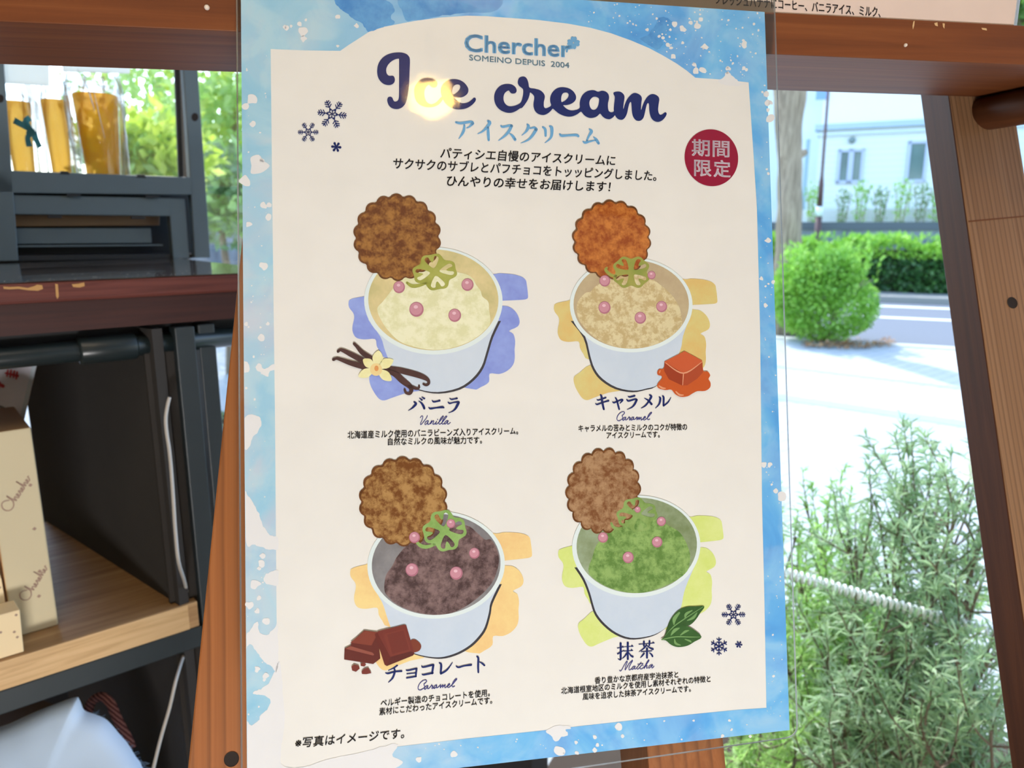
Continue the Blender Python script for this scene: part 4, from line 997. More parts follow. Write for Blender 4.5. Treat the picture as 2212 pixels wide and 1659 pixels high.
# ------------------------------------------------------------------ things on the oak shelf
M_kraft = plain('cream_card', (206, 194, 160), 0.55, 0.3, var=0.03, scale=8)
M_kraft_lit = plain('orange_lit_card', (216, 168, 118), 0.55, 0.3, var=0.03, scale=8)
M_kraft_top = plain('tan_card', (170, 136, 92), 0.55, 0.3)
M_print = plain('box_print', (160, 132, 116), 0.7)
def zplane(u, v): return hit(u, v, rp(0, 0, zs + 0.0004), EZ)
g0, g1 = zplane(29, 1379), zplane(127, 1350)
gx = (g1 - g0); gx.z = 0; W_g = gx.length; gx.normalize()
gy = V((-gx.y, gx.x, 0))
Hg = hit(128, 923, g1, V((FWD.x, FWD.y, 0))).z - g1.z
gb = empty('gift_box', g0 + gx * W_g / 2 + gy * 0.06, 'tall cream gift box with brown script print standing on the oak shelf', 'box')
bm = box_bm(g0, gx * W_g, gy * 0.13, EZ * Hg, 0.002, 2)
bo = link_bm('box_body', bm, M_kraft, gb)
bo.data.materials.append(M_kraft_lit); bo.data.materials.append(M_kraft_top)
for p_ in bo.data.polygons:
    if p_.normal.dot(gx) < -0.9: p_.material_index = 1  # orange light on the left face is put into its colour
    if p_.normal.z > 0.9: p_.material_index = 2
# script pattern on the two visible faces: names and diamonds
def glyphs():
    C = [(1.9, .95), (1.5, .35), (.9, .2), (.25, .7), (.05, 1.4), (.4, 2.0), (1.2, 2.05), (1.9, 1.6)]
    wig = [(1.9, 1.7), (2.35, .4), (2.45, .2), (2.3, .9), (2.25, 2.0), (2.5, 1.5), (2.8, 1.45), (2.8, 2.0), (3.1, 1.9), (3.4, 1.55), (3.25, 1.4), (3.1, 1.75), (3.35, 2.0), (3.7, 1.8), (3.9, 1.4), (4.05, 1.55), (4.0, 2.0), (4.3, 1.9), (4.65, 1.55), (4.4, 1.5), (4.3, 1.85), (4.6, 2.0), (4.9, 1.7), (5.3, .4), (5.35, .2), (5.2, 1.0), (5.2, 2.0), (5.45, 1.5), (5.7, 1.5), (5.7, 2.0), (6.0, 1.85), (6.3, 1.55), (6.1, 1.45), (6.0, 1.8), (6.3, 2.0), (6.6, 1.75), (6.8, 1.4), (7.0, 1.5)]
    return [C, wig]
def script_name(f, x, y, s, ang, bm):
    c, s_ = math.cos(ang), math.sin(ang)
    for st in glyphs():
        stroke_bm([(x + s * (px * c - py * s_), y + s * (px * s_ + py * c), s * 0.10) for px, py in st], f, 0, bm, 4, rmin=0.0)
def diamond(f, x, y, r, bm): fill_bm([[(x - r, y), (x, y - r), (x + r, y), (x, y + r)]], f, 0, bm)
rf_ = lambda x, y, k: g0 - gy * 0.0003 + gx * x + EZ * (Hg - y)
lf_ = lambda x, y, k: g0 - gx * 0.0003 + gy * x + EZ * (Hg - y)
def keep(f, lim): return lambda x, y, k: f(min(max(x, 0.001), lim - 0.001), min(max(y, 0.002), Hg - 0.002), k)
rk, lk = keep(rf_, W_g), keep(lf_, 0.128)
def print_name(f, x, y, s, a, owner=gb):
    bm = bmesh.new(); script_name(f, x, y, s, a, bm); link_bm('printed_name', bm, M_print, owner)
def print_diamond(f, x, y, r, owner=gb):
    bm = bmesh.new(); diamond(f, x, y, r, bm); link_bm('printed_diamond', bm, M_print, owner)
for x, y, s, a in ((.050, .050, .0062, -.95), (.004, .085, .0062, -.95), (.052, .125, .0062, -.95), (-.004, .03, .0062, 1.2), (.046, .20, .0062, -.95), (.008, .195, .0062, -.95)): print_name(rk, x, y, s, a)
for x, y in ((.037, .066), (.035, .118), (.034, .17), (.03, .2), (.07, .02)): print_diamond(rk, x, y, .0022)
for x, y, s, a in ((.03, .05, .0062, -.95), (.02, .12, .0062, -.95), (.06, .09, .0062, -.95), (.07, .17, .0062, -.95), (.02, .19, .0062, -.95)): print_name(lk, x, y, s, a)
for x, y in ((.015, .03), (.02, .09), (.015, .15)): print_diamond(lk, x, y, .0022)

# two small cartons in front of it
def fplane(u, v, q): return hit(u, v, q, V((FWD.x, FWD.y, 0)))
M_pale = plain('pale_card', (238, 216, 172), 0.5, 0.3, var=0.03, scale=8)
s0 = zplane(52, 1408)
q1 = fplane(57, 1318, s0)
hz = q1.z - s0.z
sx, sy = -RA, RB
cb = empty('small_carton', s0 - RA * 0.035, 'small cream carton lying at the shelf edge before the gift box', 'box')
bm = bmesh.new(); hexa(bm, [s0, s0 - RA * 0.07, s0 - RA * 0.07 + RB * 0.035, s0 + RB * 0.035 * 0.9 - RA * 0.004] + [p + EZ * hz for p in (s0 + RA * 0.002, s0 - RA * 0.07, s0 - RA * 0.07 + RB * 0.035, s0 + RB * 0.03)], 0.001)
link_bm('carton_body', bm, M_pale, cb)
cf = lambda x, y, k: s0 - RB * 0.0002 - RA * x + EZ * (hz - y)
for x, y in ((.004, .031), (.006, .024), (.018, .02), (.002, .005), (.03, .03), (.04, .01)): print_diamond(cf, x, min(y, hz - .003), .0017, cb)
# tub-shaped carton with rounded shoulder standing behind it
t0 = zplane(24, 1385)
t1 = fplane(22, 1214, t0)
h2 = t1.z - t0.z
tb = empty('rounded_carton', t0 - RA * 0.03, 'cream carton with a rounded shoulder standing behind the small carton', 'box')
out = [(0, 0), (0, h2 * .78), (.001, h2 * .86), (.004, h2 * .93), (.009, h2 * .98), (.016, h2), (.06, h2 * 1.04), (.06, 0)]
bm = bmesh.new()
f1 = [bm.verts.new(t0 - RA * x + EZ * z) for x, z in out]
f2 = [bm.verts.new(t0 - RA * x + EZ * z + RB * 0.03) for x, z in out]
bm.faces.new(f1); bm.faces.new(f2[::-1])
for i in range(len(out)): bm.faces.new((f1[i], f2[i], f2[(i + 1) % len(out)], f1[(i + 1) % len(out)]))
link_bm('carton_body', bm, M_pale, tb)
tf = lambda x, y, k: t0 - RB * 0.0002 - RA * x + EZ * (h2 - y)
for x, y in ((.003, .03), (.006, .05), (.02, .02)): print_diamond(tf, x, y, .0018, tb)

# leaning price card behind the box
c_n = V((FWD.x, FWD.y, 0)) + V((0.25, 0, 0))
cq = at(50, 898, 0.93)
cpn = (c_n + EZ * -0.18).normalized()
card = empty('price_card', hit(10, 1000, cq, cpn), 'white sign card with red lettering leaning behind the gift box', 'card')
cpf = lambda u, v, k=0: hit(u, v, cq - cpn * 0.0004 * k, cpn)
bm = bmesh.new()
Q = [(-150, 760), (84, 756), (10, 1080), (-150, 1080)]
hexa(bm, [cpf(u, v) + cpn * 0.002 for u, v in Q] + [cpf(u, v) for u, v in Q])
link_bm('card_sheet', bm, plain('card_white', (228, 230, 244), 0.4), card)
bm = bmesh.new()
for s in ([(12, 806, 2), (38, 812, 3)], [(17, 800, 2), (15, 812, 2)], [(24, 800, 2), (22, 814, 2)], [(31, 802, 2), (29, 815, 2)], [(37, 804, 2), (35, 818, 2)], [(-4, 828, 3), (6, 834, 4)], [(0, 826, 2), (-3, 838, 3)], [(-30, 800, 4), (-12, 806, 4)]): stroke_bm(s, cpf, 1, bm, 3, False)
link_bm('card_lettering', bm, plain('card_red', (206, 60, 76), 0.6), card)
bm = bmesh.new(); stroke_bm([(-10, 876, 3), (2, 880, 4), (15, 886, 3)], cpf, 1, bm, 3, False)
link_bm('card_mark', bm, plain('card_grey', (120, 122, 132), 0.6), card)
bm = bmesh.new()
hexa(bm, [cpf(*q, 4) for q in ((77, 756), (86, 756), (12, 1080), (2, 1080))] + [cpf(*q, -8) for q in ((77, 756), (86, 756), (12, 1080), (2, 1080))])
link_bm('card_edge', bm, plain('card_acrylic', (206, 222, 236), 0.15), card)

# ------------------------------------------------------------------ bag with a rope handle on the lower shelf
bag_c = at(60, 1850, 0.93)
bag = empty('cloth_bag', V((bag_c.x, bag_c.y, zl)), 'pale blue cloth bag with a brown rope handle stuffed under the oak shelf', 'bag')
bo2 = [(-330, 1640), (-200, 1590), (-80, 1585), (0, 1570), (80, 1536), (158, 1507), (172, 1512), (182, 1534), (206, 1543), (232, 1556), (262, 1590), (276, 1606), (292, 1632), (308, 1658), (330, 1740), (345, 1850), (350, 2000), (340, 2150), (-330, 2150)]
out = crom(bo2, 4, True)
bm = bmesh.new()
n_ = V((FWD.x, FWD.y, 0)).normalized()
cen = (30, 1900)
rings = []
rr = random.Random(5)
from mathutils import noise as mn
for j in range(12):
    t = j / 11
    s = math.sin(t * math.pi / 2) if True else t
    ring = []
    for (u, v) in out:
        uu, vv = cen[0] + (u - cen[0]) * (1 - t * 0.97), cen[1] + (v - cen[1]) * (1 - t * 0.97)
        pnt = hit(uu, vv, bag_c, n_)
        bulge = 0.03 * math.sqrt(max(0, 1 - (1 - t) ** 2))
        w = mn.noise(pnt * 14) * 0.014 + mn.noise(pnt * 40) * 0.004
        ring.append(bm.verts.new(pnt - n_ * (bulge + w * min(1, t * 4))))
    rings.append(ring)
m = len(out)
for a, b in zip(rings, rings[1:]):
    for i in range(m): bm.faces.new((a[i], a[(i + 1) % m], b[(i + 1) % m], b[i]))
bm.faces.new(rings[-1])
back = [bm.verts.new(hit(cen[0] + (u - cen[0]) * .95, cen[1] + (v - cen[1]) * .95, bag_c + n_ * 0.10, n_)) for u, v in out]
for i in range(m): bm.faces.new((rings[0][i], back[i], back[(i + 1) % m], rings[0][(i + 1) % m]))
bm.faces.new(back[::-1])
for v_ in bm.verts: v_.co.z = max(v_.co.z, zl + 0.0005)
bmesh.ops.recalc_face_normals(bm, faces=bm.faces[:])
link_bm('bag_body', bm, plain('pale_blue_cloth', (196, 222, 250), 0.75, 0.2, var=0.02, scale=5), bag, smooth=True)
hp = [(190, 1548), (191, 1536), (198, 1516), (212, 1506), (226, 1507), (240, 1522), (252, 1550), (264, 1574), (276, 1596), (284, 1616)]
pts = [V(q) for q in crom([tuple(at(u, v, 0.93)) for u, v in hp], 5)]
k = Nodes('brown_rope')
wv = k.n('TexWave', wave_type='BANDS', bands_direction='DIAGONAL'); wv.inputs['Scale'].default_value = 90; wv.inputs['Distortion'].default_value = 2
k.l(k.vec('Object'), wv.inputs['Vector'])
k.principled(k.ramp(wv.outputs['Fac'], [(0.2, lin((88, 50, 44))), (0.8, lin((146, 96, 84)))]), 0.9, 0.1, bump=wv.outputs['Fac'], bstr=0.6, bdist=0.002)
link_bm('rope_handle', tube_bm(pts, 0.0056, 12), k.m, bag, smooth=True)
# frayed seam threads
bm = bmesh.new()
fr_ = random.Random(9)
for i in range(70):
    t = fr_.random()
    u = 200 + t * 112; v = 1545 + (t ** 1.25) * 118
    a = at(u, v, 0.915)
    tube_bm([a, a + RIGHT * fr_.uniform(-.002, .005) + EZ * fr_.uniform(0, .006), a + RIGHT * fr_.uniform(-.002, .009) + EZ * fr_.uniform(.0, .008)], 0.00035, 4, bm)
fo = link_bm('frayed_thread', bm, plain('grey_thread', (120, 140, 156), 0.9), bag); fo['kind'] = 'stuff'

# white cord running down past the shelf
cpts = [(366, 858, .845), (361, 880, .845), (358, 905, .845), (360, 935, .845), (366, 975, .845), (371, 1030, .845), (375, 1090, .845), (379, 1150, .845), (386, 1215, .85), (400, 1262, .92), (412, 1330, .98), (408, 1380, .97), (392, 1430, .93), (380, 1470, .90), (366, 1530, .895), (350, 1585, .89), (336, 1640, .88), (318, 1720, .87), (300, 1820, .86)]
pts = [V(q) for q in crom([tuple(at(*q)) for q in cpts], 4)]
cord = link_bm('power_cord', tube_bm(pts, 0.0020, 10), plain('cord_white', (196, 192, 184), 0.5), None, smooth=True)
tag(cord, 'thin white cord hanging beside the black posts of the rack', 'cord')

# ------------------------------------------------------------------ crate frame on the table with bagged drinks
cb0 = hit(440, 556, rp(0, 0, ZT), EZ)
CB = (cb0 - rp(0, 0, ZT)).dot(RB)
M_crate = plain('slate_plastic', (92, 108, 116), 0.45, 0.4, var=0.05)
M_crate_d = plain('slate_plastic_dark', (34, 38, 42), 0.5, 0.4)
def cf_(u, v, d=0.0): return hit(u, v, rp(0, CB + d, 0), RB)
crate = empty('crate_frame', rp(0.0, CB, ZT), 'dark slate plastic crate with an open front standing on the shiny table top', 'crate')
def fr_bar(name, q, depth, mat=M_crate, d0=0.0, bevel=0.0012):
    bm = bmesh.new()
    f = [cf_(u, v, d0) for u, v in q]
    bk_ = [x + RB * depth for x in f]
    hexa(bm, [f[0], f[1], bk_[1], bk_[0], f[3], f[2], bk_[2], bk_[3]], bevel)
    return link_bm(name, bm, mat, crate)
def zlim(q): return q
pr = fr_bar('post', [(421, 557), (455, 556.5), (424, 100), (394, 100)], 0.02)
pl_ = fr_bar('post', [(-30, 565), (40, 563.5), (6, 100), (-60, 100)], 0.02)
fr_bar('rail', [(-40, 416), (418, 421), (414, 383), (-40, 366)], 0.02)
fr_bar('inner_rail', [(-40, 462), (372, 467), (370, 428), (-40, 419.5)], 0.02, d0=0.006)
fr_bar('inner_post', [(374, 558), (409, 557), (399, 430), (364, 428)], 0.02, d0=0.006)
fr_bar('drawer_front', [(-40, 528), (328, 525), (326, 493), (-40, 493)], 0.012, d0=0.03)
fr_bar('drawer_lip', [(-40, 535), (352, 531), (352, 528), (-40, 531)], 0.02, d0=0.02, bevel=0.0004)
fr_bar('base', [(-40, 566), (420, 557.5), (420, 548), (-40, 553)], 0.34, M_crate_d, d0=0.012)
fr_bar('drawer_back', [(-40, 560), (420, 556), (416, 400), (-40, 396)], 0.006, M_crate_d, d0=0.075)
fr_bar('side_wall', [(388, 420), (398, 420), (386, 100), (376, 100)], 0.008, M_crate_d, d0=0.014)
fr_bar('floor_tray', [(-60, 379), (412, 388), (410, 383), (-60, 372)], 0.32, M_crate_d, d0=0.02)
fr_bar('wood_insert', [(-40, 490), (345, 487), (345, 466), (-40, 463)], 0.01, plain('insert_wood', (150, 116, 82), 0.6), d0=0.045)
fr_bar('back_post', [(395, 560), (412, 560), (400, 100), (386, 100)], 0.02, M_crate_d, d0=0.30)
fr_bar('top_rail', [(-40, 104), (424, 122), (424, 100), (-40, 80)], 0.02)
for u in (140, 305): fr_bar('rail_notch', [(u - 11, 370 + u * .045), (u + 11, 371 + u * .045), (u + 8, 364 + u * .045), (u - 8, 363 + u * .045)], 0.012, M_crate_d, d0=-0.0004, bevel=0.0004)
for u, v in ((120, 468), (160, 421), (300, 470), (330, 424)): fr_bar('rail_notch', [(u - 16, v + 3), (u + 14, v + 3), (u + 14, v - 2), (u - 16, v - 2)], 0.006, M_crate_d, d0=0.0, bevel=0.0004)
for u, v in ((421, 253), (1, 213)):
    bm = disc_bm(u, v, 7.5, 9, lambda x, y, k: cf_(x, y, -0.0003), 0, n=24)
    link_bm('peg_hole', bm, M_hole, pr if u > 200 else pl_)

k = Nodes('orange_jelly')
jc = k.ramp(k.noise(k.vec('Object'), 9, 3), [(0.35, lin((252, 178, 44))), (0.7, lin((254, 208, 96)))])
jd = k.n('BsdfDiffuse'); jt = k.n('BsdfTranslucent'); jp = k.n('BsdfTransparent'); jp.inputs[0].default_value = (1.0, .78, .36, 1)
jm = k.n('MixShader'); jm.inputs[0].default_value = 0.6; jn = k.n('MixShader'); jn.inputs[0].default_value = 0.42
k.l(jc, jd.inputs[0]); k.l(jc, jt.inputs[0]); k.l(jd.outputs[0], jm.inputs[1]); k.l(jt.outputs[0], jm.inputs[2])
k.l(jm.outputs[0], jn.inputs[1]); k.l(jp.outputs[0], jn.inputs[2]); k.l(jn.outputs[0], k.out.inputs[0])
M_juice = k.m
M_bagfilm = clear('bag_film', (0.98, 0.99, 0.99), 0.16, gain=0.7, bump=0.6, bscale=60, base=0.02)
M_cupfilm = clear('cup_plastic', (0.98, 0.98, 0.98), 0.1, gain=0.5, base=0.0)
M_fold = clear('film_fold', (0.9, 0.95, 0.95), 0.25, gain=1.0, base=0.55)
M_ribbon = plain('teal_ribbon', (84, 152, 164), 0.35, 0.5)
def lathe(cen, prof, n, bm=None, sx=1.0):
    bm = bm or bmesh.new()
    rings = [[bm.verts.new(cen + V((r * math.cos(6.2832 * i / n) * sx, r * math.sin(6.2832 * i / n), z))) for i in range(n)] for r, z in prof]
    for a, b in zip(rings, rings[1:]):
        for i in range(n): bm.faces.new((a[i], a[(i + 1) % n], b[(i + 1) % n], b[i]))
    return bm, rings
DW = V((FWD.x, FWD.y, 0)).normalized()
def drink(ul, ur, vt, vb, depth, label, ribbon=False, shift=0.0, fold=1):
    """a tapered cup of orange jelly in a gathered clear bag, on the crate's tray."""
    c_ = cf_((ul + ur) / 2, vb, depth)
    hw = (cf_(ur, vt, depth) - cf_(ul, vt, depth)).length * 0.5 * 0.80
    z0 = cf_(200, 383, 0.02).z + 0.0035
    zt = cf_((ul + ur) / 2, vt, depth).z
    base = V((c_.x, c_.y, z0))
    d = empty('jelly_cup', base, label, 'drink', 'bagged orange jelly cups in the crate')
    h = zt - z0
    bm, rg_ = lathe(base, [(hw * .74, 0.001), (hw * .78, h * .2), (hw, h * 0.985), (hw * .97, h)], 32)
    bm.faces.new(rg_[0][::-1]); bm.faces.new(rg_[-1])
    link_bm('jelly', bm, M_juice, d, smooth=True)
    bm, rg_ = lathe(base, [(hw * .77, 0.0005), (hw * .82, h * .2), (hw * 1.05, h * 1.03), (hw * 1.12, h * 1.035), (hw * 1.12, h * 1.07), (hw * 0.6, h * 1.13), (hw * .1, h * 1.15)], 32)
    link_bm('cup_shell', bm, M_cupfilm, d, smooth=True)
    # bag: wider wrinkled sleeve, gathered above
    top_ = h * 1.26
    n = 48
    prof = [(1.18, 0), (1.22, .15), (1.28, .5), (1.30, .8), (1.26, 1.0), (1.18, 1.12), (1.05, 1.26)]
    bm = bmesh.new()
    rings = []
    for r, z in prof:
        ring = []
        for i in range(n):
            a = 6.2832 * i / n
            wob = 1 + 0.10 * math.sin(a * 5 + z * 3 + ul) * (0.4 + z * .6) + 0.06 * math.sin(a * 11 + z * 7)
            ring.append(bm.verts.new(base + V((hw * r * wob * math.cos(a), hw * r * wob * math.sin(a) * 0.85, h * z + 0.0003))))
        rings.append(ring)
    for a, b in zip(rings, rings[1:]):
        for i in range(n): bm.faces.new((a[i], a[(i + 1) % n], b[(i + 1) % n], b[i]))
    link_bm('clear_bag', bm, M_bagfilm, d, smooth=True)
    # bright creases of the film
    for dx, z1, z2, wdt in ((-.62, .75, 1.25, .05), (-.30, .05, .65, .03), (.45, .75, 1.2, .07), (.80, .4, 1.1, .03), (.2, 1.02, 1.24, .05))[:5 if fold else 2]:
        pts = [base - DW * hw * 1.34 + RIGHT * hw * (dx + 0.16 * (t - .5) * (1 if dx < 0 else -2.2)) + EZ * h * (z1 + (z2 - z1) * t) for t in (0, .25, .5, .75, 1)]
        link_bm('film_crease', tube_bm([V(p) for p in crom([tuple(p) for p in pts], 3)], [hw * wdt * .5 * math.sin(math.pi * (i + .6) / 14) for i in range(13)], 6), M_fold, d, smooth=True)
    if ribbon:
        kx = base - DW * hw * 1.45 + RIGHT * hw * 1.75 + EZ * h * 0.60
        for pts, w in (([(0, 0), (-.45, .25), (-.75, .42)], .16), ([(0, 0), (-.15, .36), (.10, .55)], .12), ([(0, 0), (.05, -.2), (-.15, -.45), (-.12, -.9)], .13), ([(0, 0), (.22, -.25), (.25, -.5), (.42, -.95)], .12), ([(-.1, -.05), (.05, -.18), (.25, -.06)], .2)):
            bm = bmesh.new()
            fpl = lambda x, y, kk: kx + RIGHT * hw * 1.5 * x - EZ * hw * 1.5 * y - DW * 0.001 * math.sin(6 * x + 4 * y)
            q = crom([(x, -y, w) for x, y in pts], 5)
            stroke_bm(q, fpl, 0, bm, 1, False)
            bmesh.ops.solidify(bm, geom=bm.faces[:], thickness=0.0006)
            link_bm('ribbon', bm, M_ribbon, d)
    return d
drink(164, 283, 207, 373, 0.055, 'orange jelly cup in a clear bag nearest the slotted crate post', fold=1)
drink(100, 168, 218, 371, 0.12, 'orange jelly cup in a clear bag between its two neighbours', fold=0)
drink(14, 92, 222, 369, 0.05, 'orange jelly cup in a clear bag tied with a teal ribbon', ribbon=True, fold=0)
k = Nodes('thin_white_card')
t_d = k.n('BsdfDiffuse'); t_d.inputs[0].default_value = (.86, .9, .9, 1); t_t = k.n('BsdfTranslucent'); t_t.inputs[0].default_value = (.86, .92, .92, 1); t_m = k.n('MixShader'); t_m.inputs[0].default_value = .6
k.l(t_d.outputs[0], t_m.inputs[1]); k.l(t_t.outputs[0], t_m.inputs[2]); k.l(t_m.outputs[0], k.out.inputs[0])
M_tagpaper = k.m
# two white tags hanging at the top of the crate's opening
for q, lab in (([(-20, 178), (107, 186), (105, 80), (-20, 74)], 'white card hanging over the ribboned jelly cup'), ([(136, 155), (281, 159), (284, 80), (130, 74)], 'white card hanging over the plain jelly cup')):
    f = [cf_(u, v, 0.026) for u, v in q]
    bm = bmesh.new(); hexa(bm, [f[0], f[1], f[1] + RB * .002, f[0] + RB * .002, f[3], f[2], f[2] + RB * .002, f[3] + RB * .002], 0.0004)
    tg = link_bm('hanging_card', bm, M_tagpaper, None)
    tag(tg, lab, 'card')

# ------------------------------------------------------------------ THE SHOP ROOM AND ITS WINDOW
ST = V((-0.902, 0.431, 0)).normalized()        # along the shop front, to the left
OU = V((0.431, 0.902, 0)).normalized()         # out to the street
W0 = V((0.62, 1.0, 0))
def wp(s, o, z): return W0 + ST * s + OU * o + EZ * z
M_wall = plain('cream_wall', (206, 186, 158), 0.85, 0.2, var=0.02, scale=3)
M_dark = plain('dark_floor_board', (72, 58, 48), 0.5, 0.3, scale=4)
M_ceil = plain('ceiling_white', (224, 216, 204), 0.9, 0.1, var=0.02)
M_knee = plain('dark_knee_wall', (50, 52, 58), 0.6, 0.2)
M_alu = plain('bronze_frame', (62, 58, 54), 0.4, 0.5)
def room(name, s0, s1, o0, o1, z0, z1, mat):
    ob = box(name, wp(s0, o0, z0), ST * (s1 - s0), OU * (o1 - o0), EZ * (z1 - z0), mat)
    return tag(ob, kind='structure')
room('floor', -3, 3.4, -4.2, 0.06, -0.12, 0.0, M_dark)
room('ceiling', -3, 3.4, -4.2, 0.06, 2.75, 2.87, M_ceil)
room('wall_back', -3, 3.4, -4.3, -4.2, 0, 2.75, M_wall)
room('wall_left', 3.4, 3.5, -4.3, 0.06, 0, 2.75, M_wall)
room('wall_right', -3.1, -3.0, -4.3, 0.06, 0, 2.75, M_wall)
room('wall_front', -3, 3.4, -0.04, 0.06, 2.45, 2.75, M_wall)
room('trim_1', 0.63, 3.4, -0.03, 0.05, 0.0, 0.46, M_knee)
win = empty('window_1', wp(0, 0, 0), kind='structure')
for s0, s1, z0, z1 in ((-3, 0.63, 0.0, 0.06), (-3, 3.4, 2.39, 2.45), (0.63, 3.4, 0.46, 0.50), (-3, -2.94, 0.06, 2.39), (3.34, 3.4, 0.5, 2.39)):
    box('window_frame', wp(s0, -0.03, z0), ST * (s1 - s0), OU * 0.06, EZ * (z1 - z0), M_alu, win)
M_glass = clear('window_glass', (0.97, 0.99, 0.985), 0.0, 1.4, gain=0.3)
bm = bmesh.new()
vs = [bm.verts.new(wp(s, 0, z)) for s, z in ((-2.94, 0.06), (0.63, 0.06), (0.63, 0.5), (3.34, 0.5), (3.34, 2.39), (-2.94, 2.39))]
bm.faces.new(vs)
link_bm('window_glass', bm, M_glass, win)
# the small warm ceiling lamp whose mirror image falls on the title
dr = ray(932, 212).normalized()
g = dr - P_N * 2 * dr.dot(P_N)
pt = pp(932, 212)
lamp_c = pt + g * ((2.52 - pt.z) / g.z)
lamp = empty('ceiling_lamp', V((lamp_c.x, lamp_c.y, 2.75)), 'small warm globe lamp hanging from the shop ceiling', 'lamp')
bm = bmesh.new(); bmesh.ops.create_uvsphere(bm, u_segments=24, v_segments=12, radius=0.062)
for v_ in bm.verts: v_.co = V((v_.co.x * 1.05, v_.co.y * .85, v_.co.z * .75)) + lamp_c
link_bm('lamp_globe', bm, emit('lamp_glow', (255, 206, 104), 70), lamp, smooth=True)
link_bm('lamp_stem', tube_bm([lamp_c + EZ * 0.05, V((lamp_c.x, lamp_c.y, 2.75))], 0.008, 10), M_alu, lamp)

# ------------------------------------------------------------------ THE STREET OUTSIDE
GZ = V((0, 0, 0))
def gp(u, v, z=0.0): return hit(u, v, V((0, 0, z)), EZ)
SR = (gp(1916, 661) - gp(2062, 667)); SR.z = 0; SR.normalize()   # along the road, to the left
OR = V((-SR.y, SR.x, 0))
if OR.y < 0: OR = -OR
def gpo(p): return (p - gp(2000, 748)).dot(OR)
N0 = gp(2000, 748)
def sp_(s, o, z): return V((N0.x, N0.y, 0)) + SR * s + OR * o + EZ * z
def ground(name, quad, mat, z0=-0.2, z1=0.0):
    bm = bmesh.new()
    hexa(bm, [V((q.x, q.y, z0)) for q in quad] + [V((q.x, q.y, z1)) for q in quad])
    return tag(link_bm(name, bm, mat), kind='structure')
# pavement of pale blocks
k = Nodes('paving_blocks')
br = k.n('TexBrick')
br.inputs['Scale'].default_value = 1.0
br.inputs['Brick Width'].default_value = 0.24; br.inputs['Row Height'].default_value = 0.12; br.inputs['Mortar Size'].default_value = 0.006
br.inputs['Color1'].default_value = lin((178, 184, 184)) + (1,); br.inputs['Color2'].default_value = lin((164, 172, 176)) + (1,); br.inputs['Mortar'].default_value = lin((104, 116, 124)) + (1,)
mp = k.n('Mapping'); mp.inputs['Rotation'].default_value = (0, 0, math.radians(-40))
k.l(k.n('TexCoord').outputs['Object'], mp.inputs[0]); k.l(mp.outputs[0], br.inputs['Vector'])
k.principled(k.mix(k.noise(k.vec('Object'), 1.5, 4), br.outputs['Color'], (0.46, 0.48, 0.48)), 0.85, 0.2)
M_pave = k.m
far = 9.0
ground('pavement', [wp(-12, 0.06, 0), wp(14, 0.06, 0), sp_(22, 0.0, 0), sp_(-14, 0.0, 0)], M_pave)
M_band = plain('slate_paving_band', (150, 164, 180), 0.8, 0.2)
for a, b, w in (((1707, 797), (2083, 842), .07), ((1707, 868), (2097, 926), .20)):
    p0, p1 = gp(*a), gp(*b)
    d = (p1 - p0).normalized(); n = V((-d.y, d.x, 0))
    bm = bmesh.new()
    hexa(bm, [p0 - d * 4, p1 + d * 3, p1 + d * 3 + n * w, p0 - d * 4 + n * w] + [x + EZ * 0.004 for x in (p0 - d * 4, p1 + d * 3, p1 + d * 3 + n * w, p0 - d * 4 + n * w)])
    tag(link_bm('paving_band', bm, M_band), kind='structure')
M_asph = plain('asphalt', (112, 118, 126), 0.9, 0.2, var=0.08, scale=60)
RF = gpo(gp(1980, 655))
ground('road', [sp_(-16, 0.0, 0), sp_(24, 0.0, 0), sp_(24, RF, 0), sp_(-16, RF, 0)], M_asph, z1=-0.012)
M_paint = plain('road_paint', (226, 228, 226), 0.8, 0.2)
for v_a, w in ((661.5, .20), (686, .18)):
    o = gpo(gp(1990, v_a + 3))
    bm = box_bm(sp_(-16, o, -0.0118), SR * 40, OR * w, EZ * 0.003)
    tag(link_bm('road_line', bm, M_paint), kind='structure')
M_kerb = plain('kerb_concrete', (196, 198, 192), 0.85, 0.2)
tag(link_bm('kerb', box_bm(sp_(-16, -0.16, -0.1), SR * 40, OR * 0.16, EZ * 0.115), M_kerb), kind='structure')
tag(link_bm('kerb', box_bm(sp_(-16, RF, -0.1), SR * 40, OR * 1.1, EZ * 0.2), plain('kerb_grey', (140, 140, 134), 0.9)), kind='structure')
HB = RF + 1.0
ground('verge_ground', [sp_(-16, RF + 1.0, 0), sp_(24, RF + 1.0, 0), sp_(24, RF + 20, 0), sp_(-16, RF + 20, 0)], plain('verge_soil', (96, 84, 64), 0.95), z1=0.05)

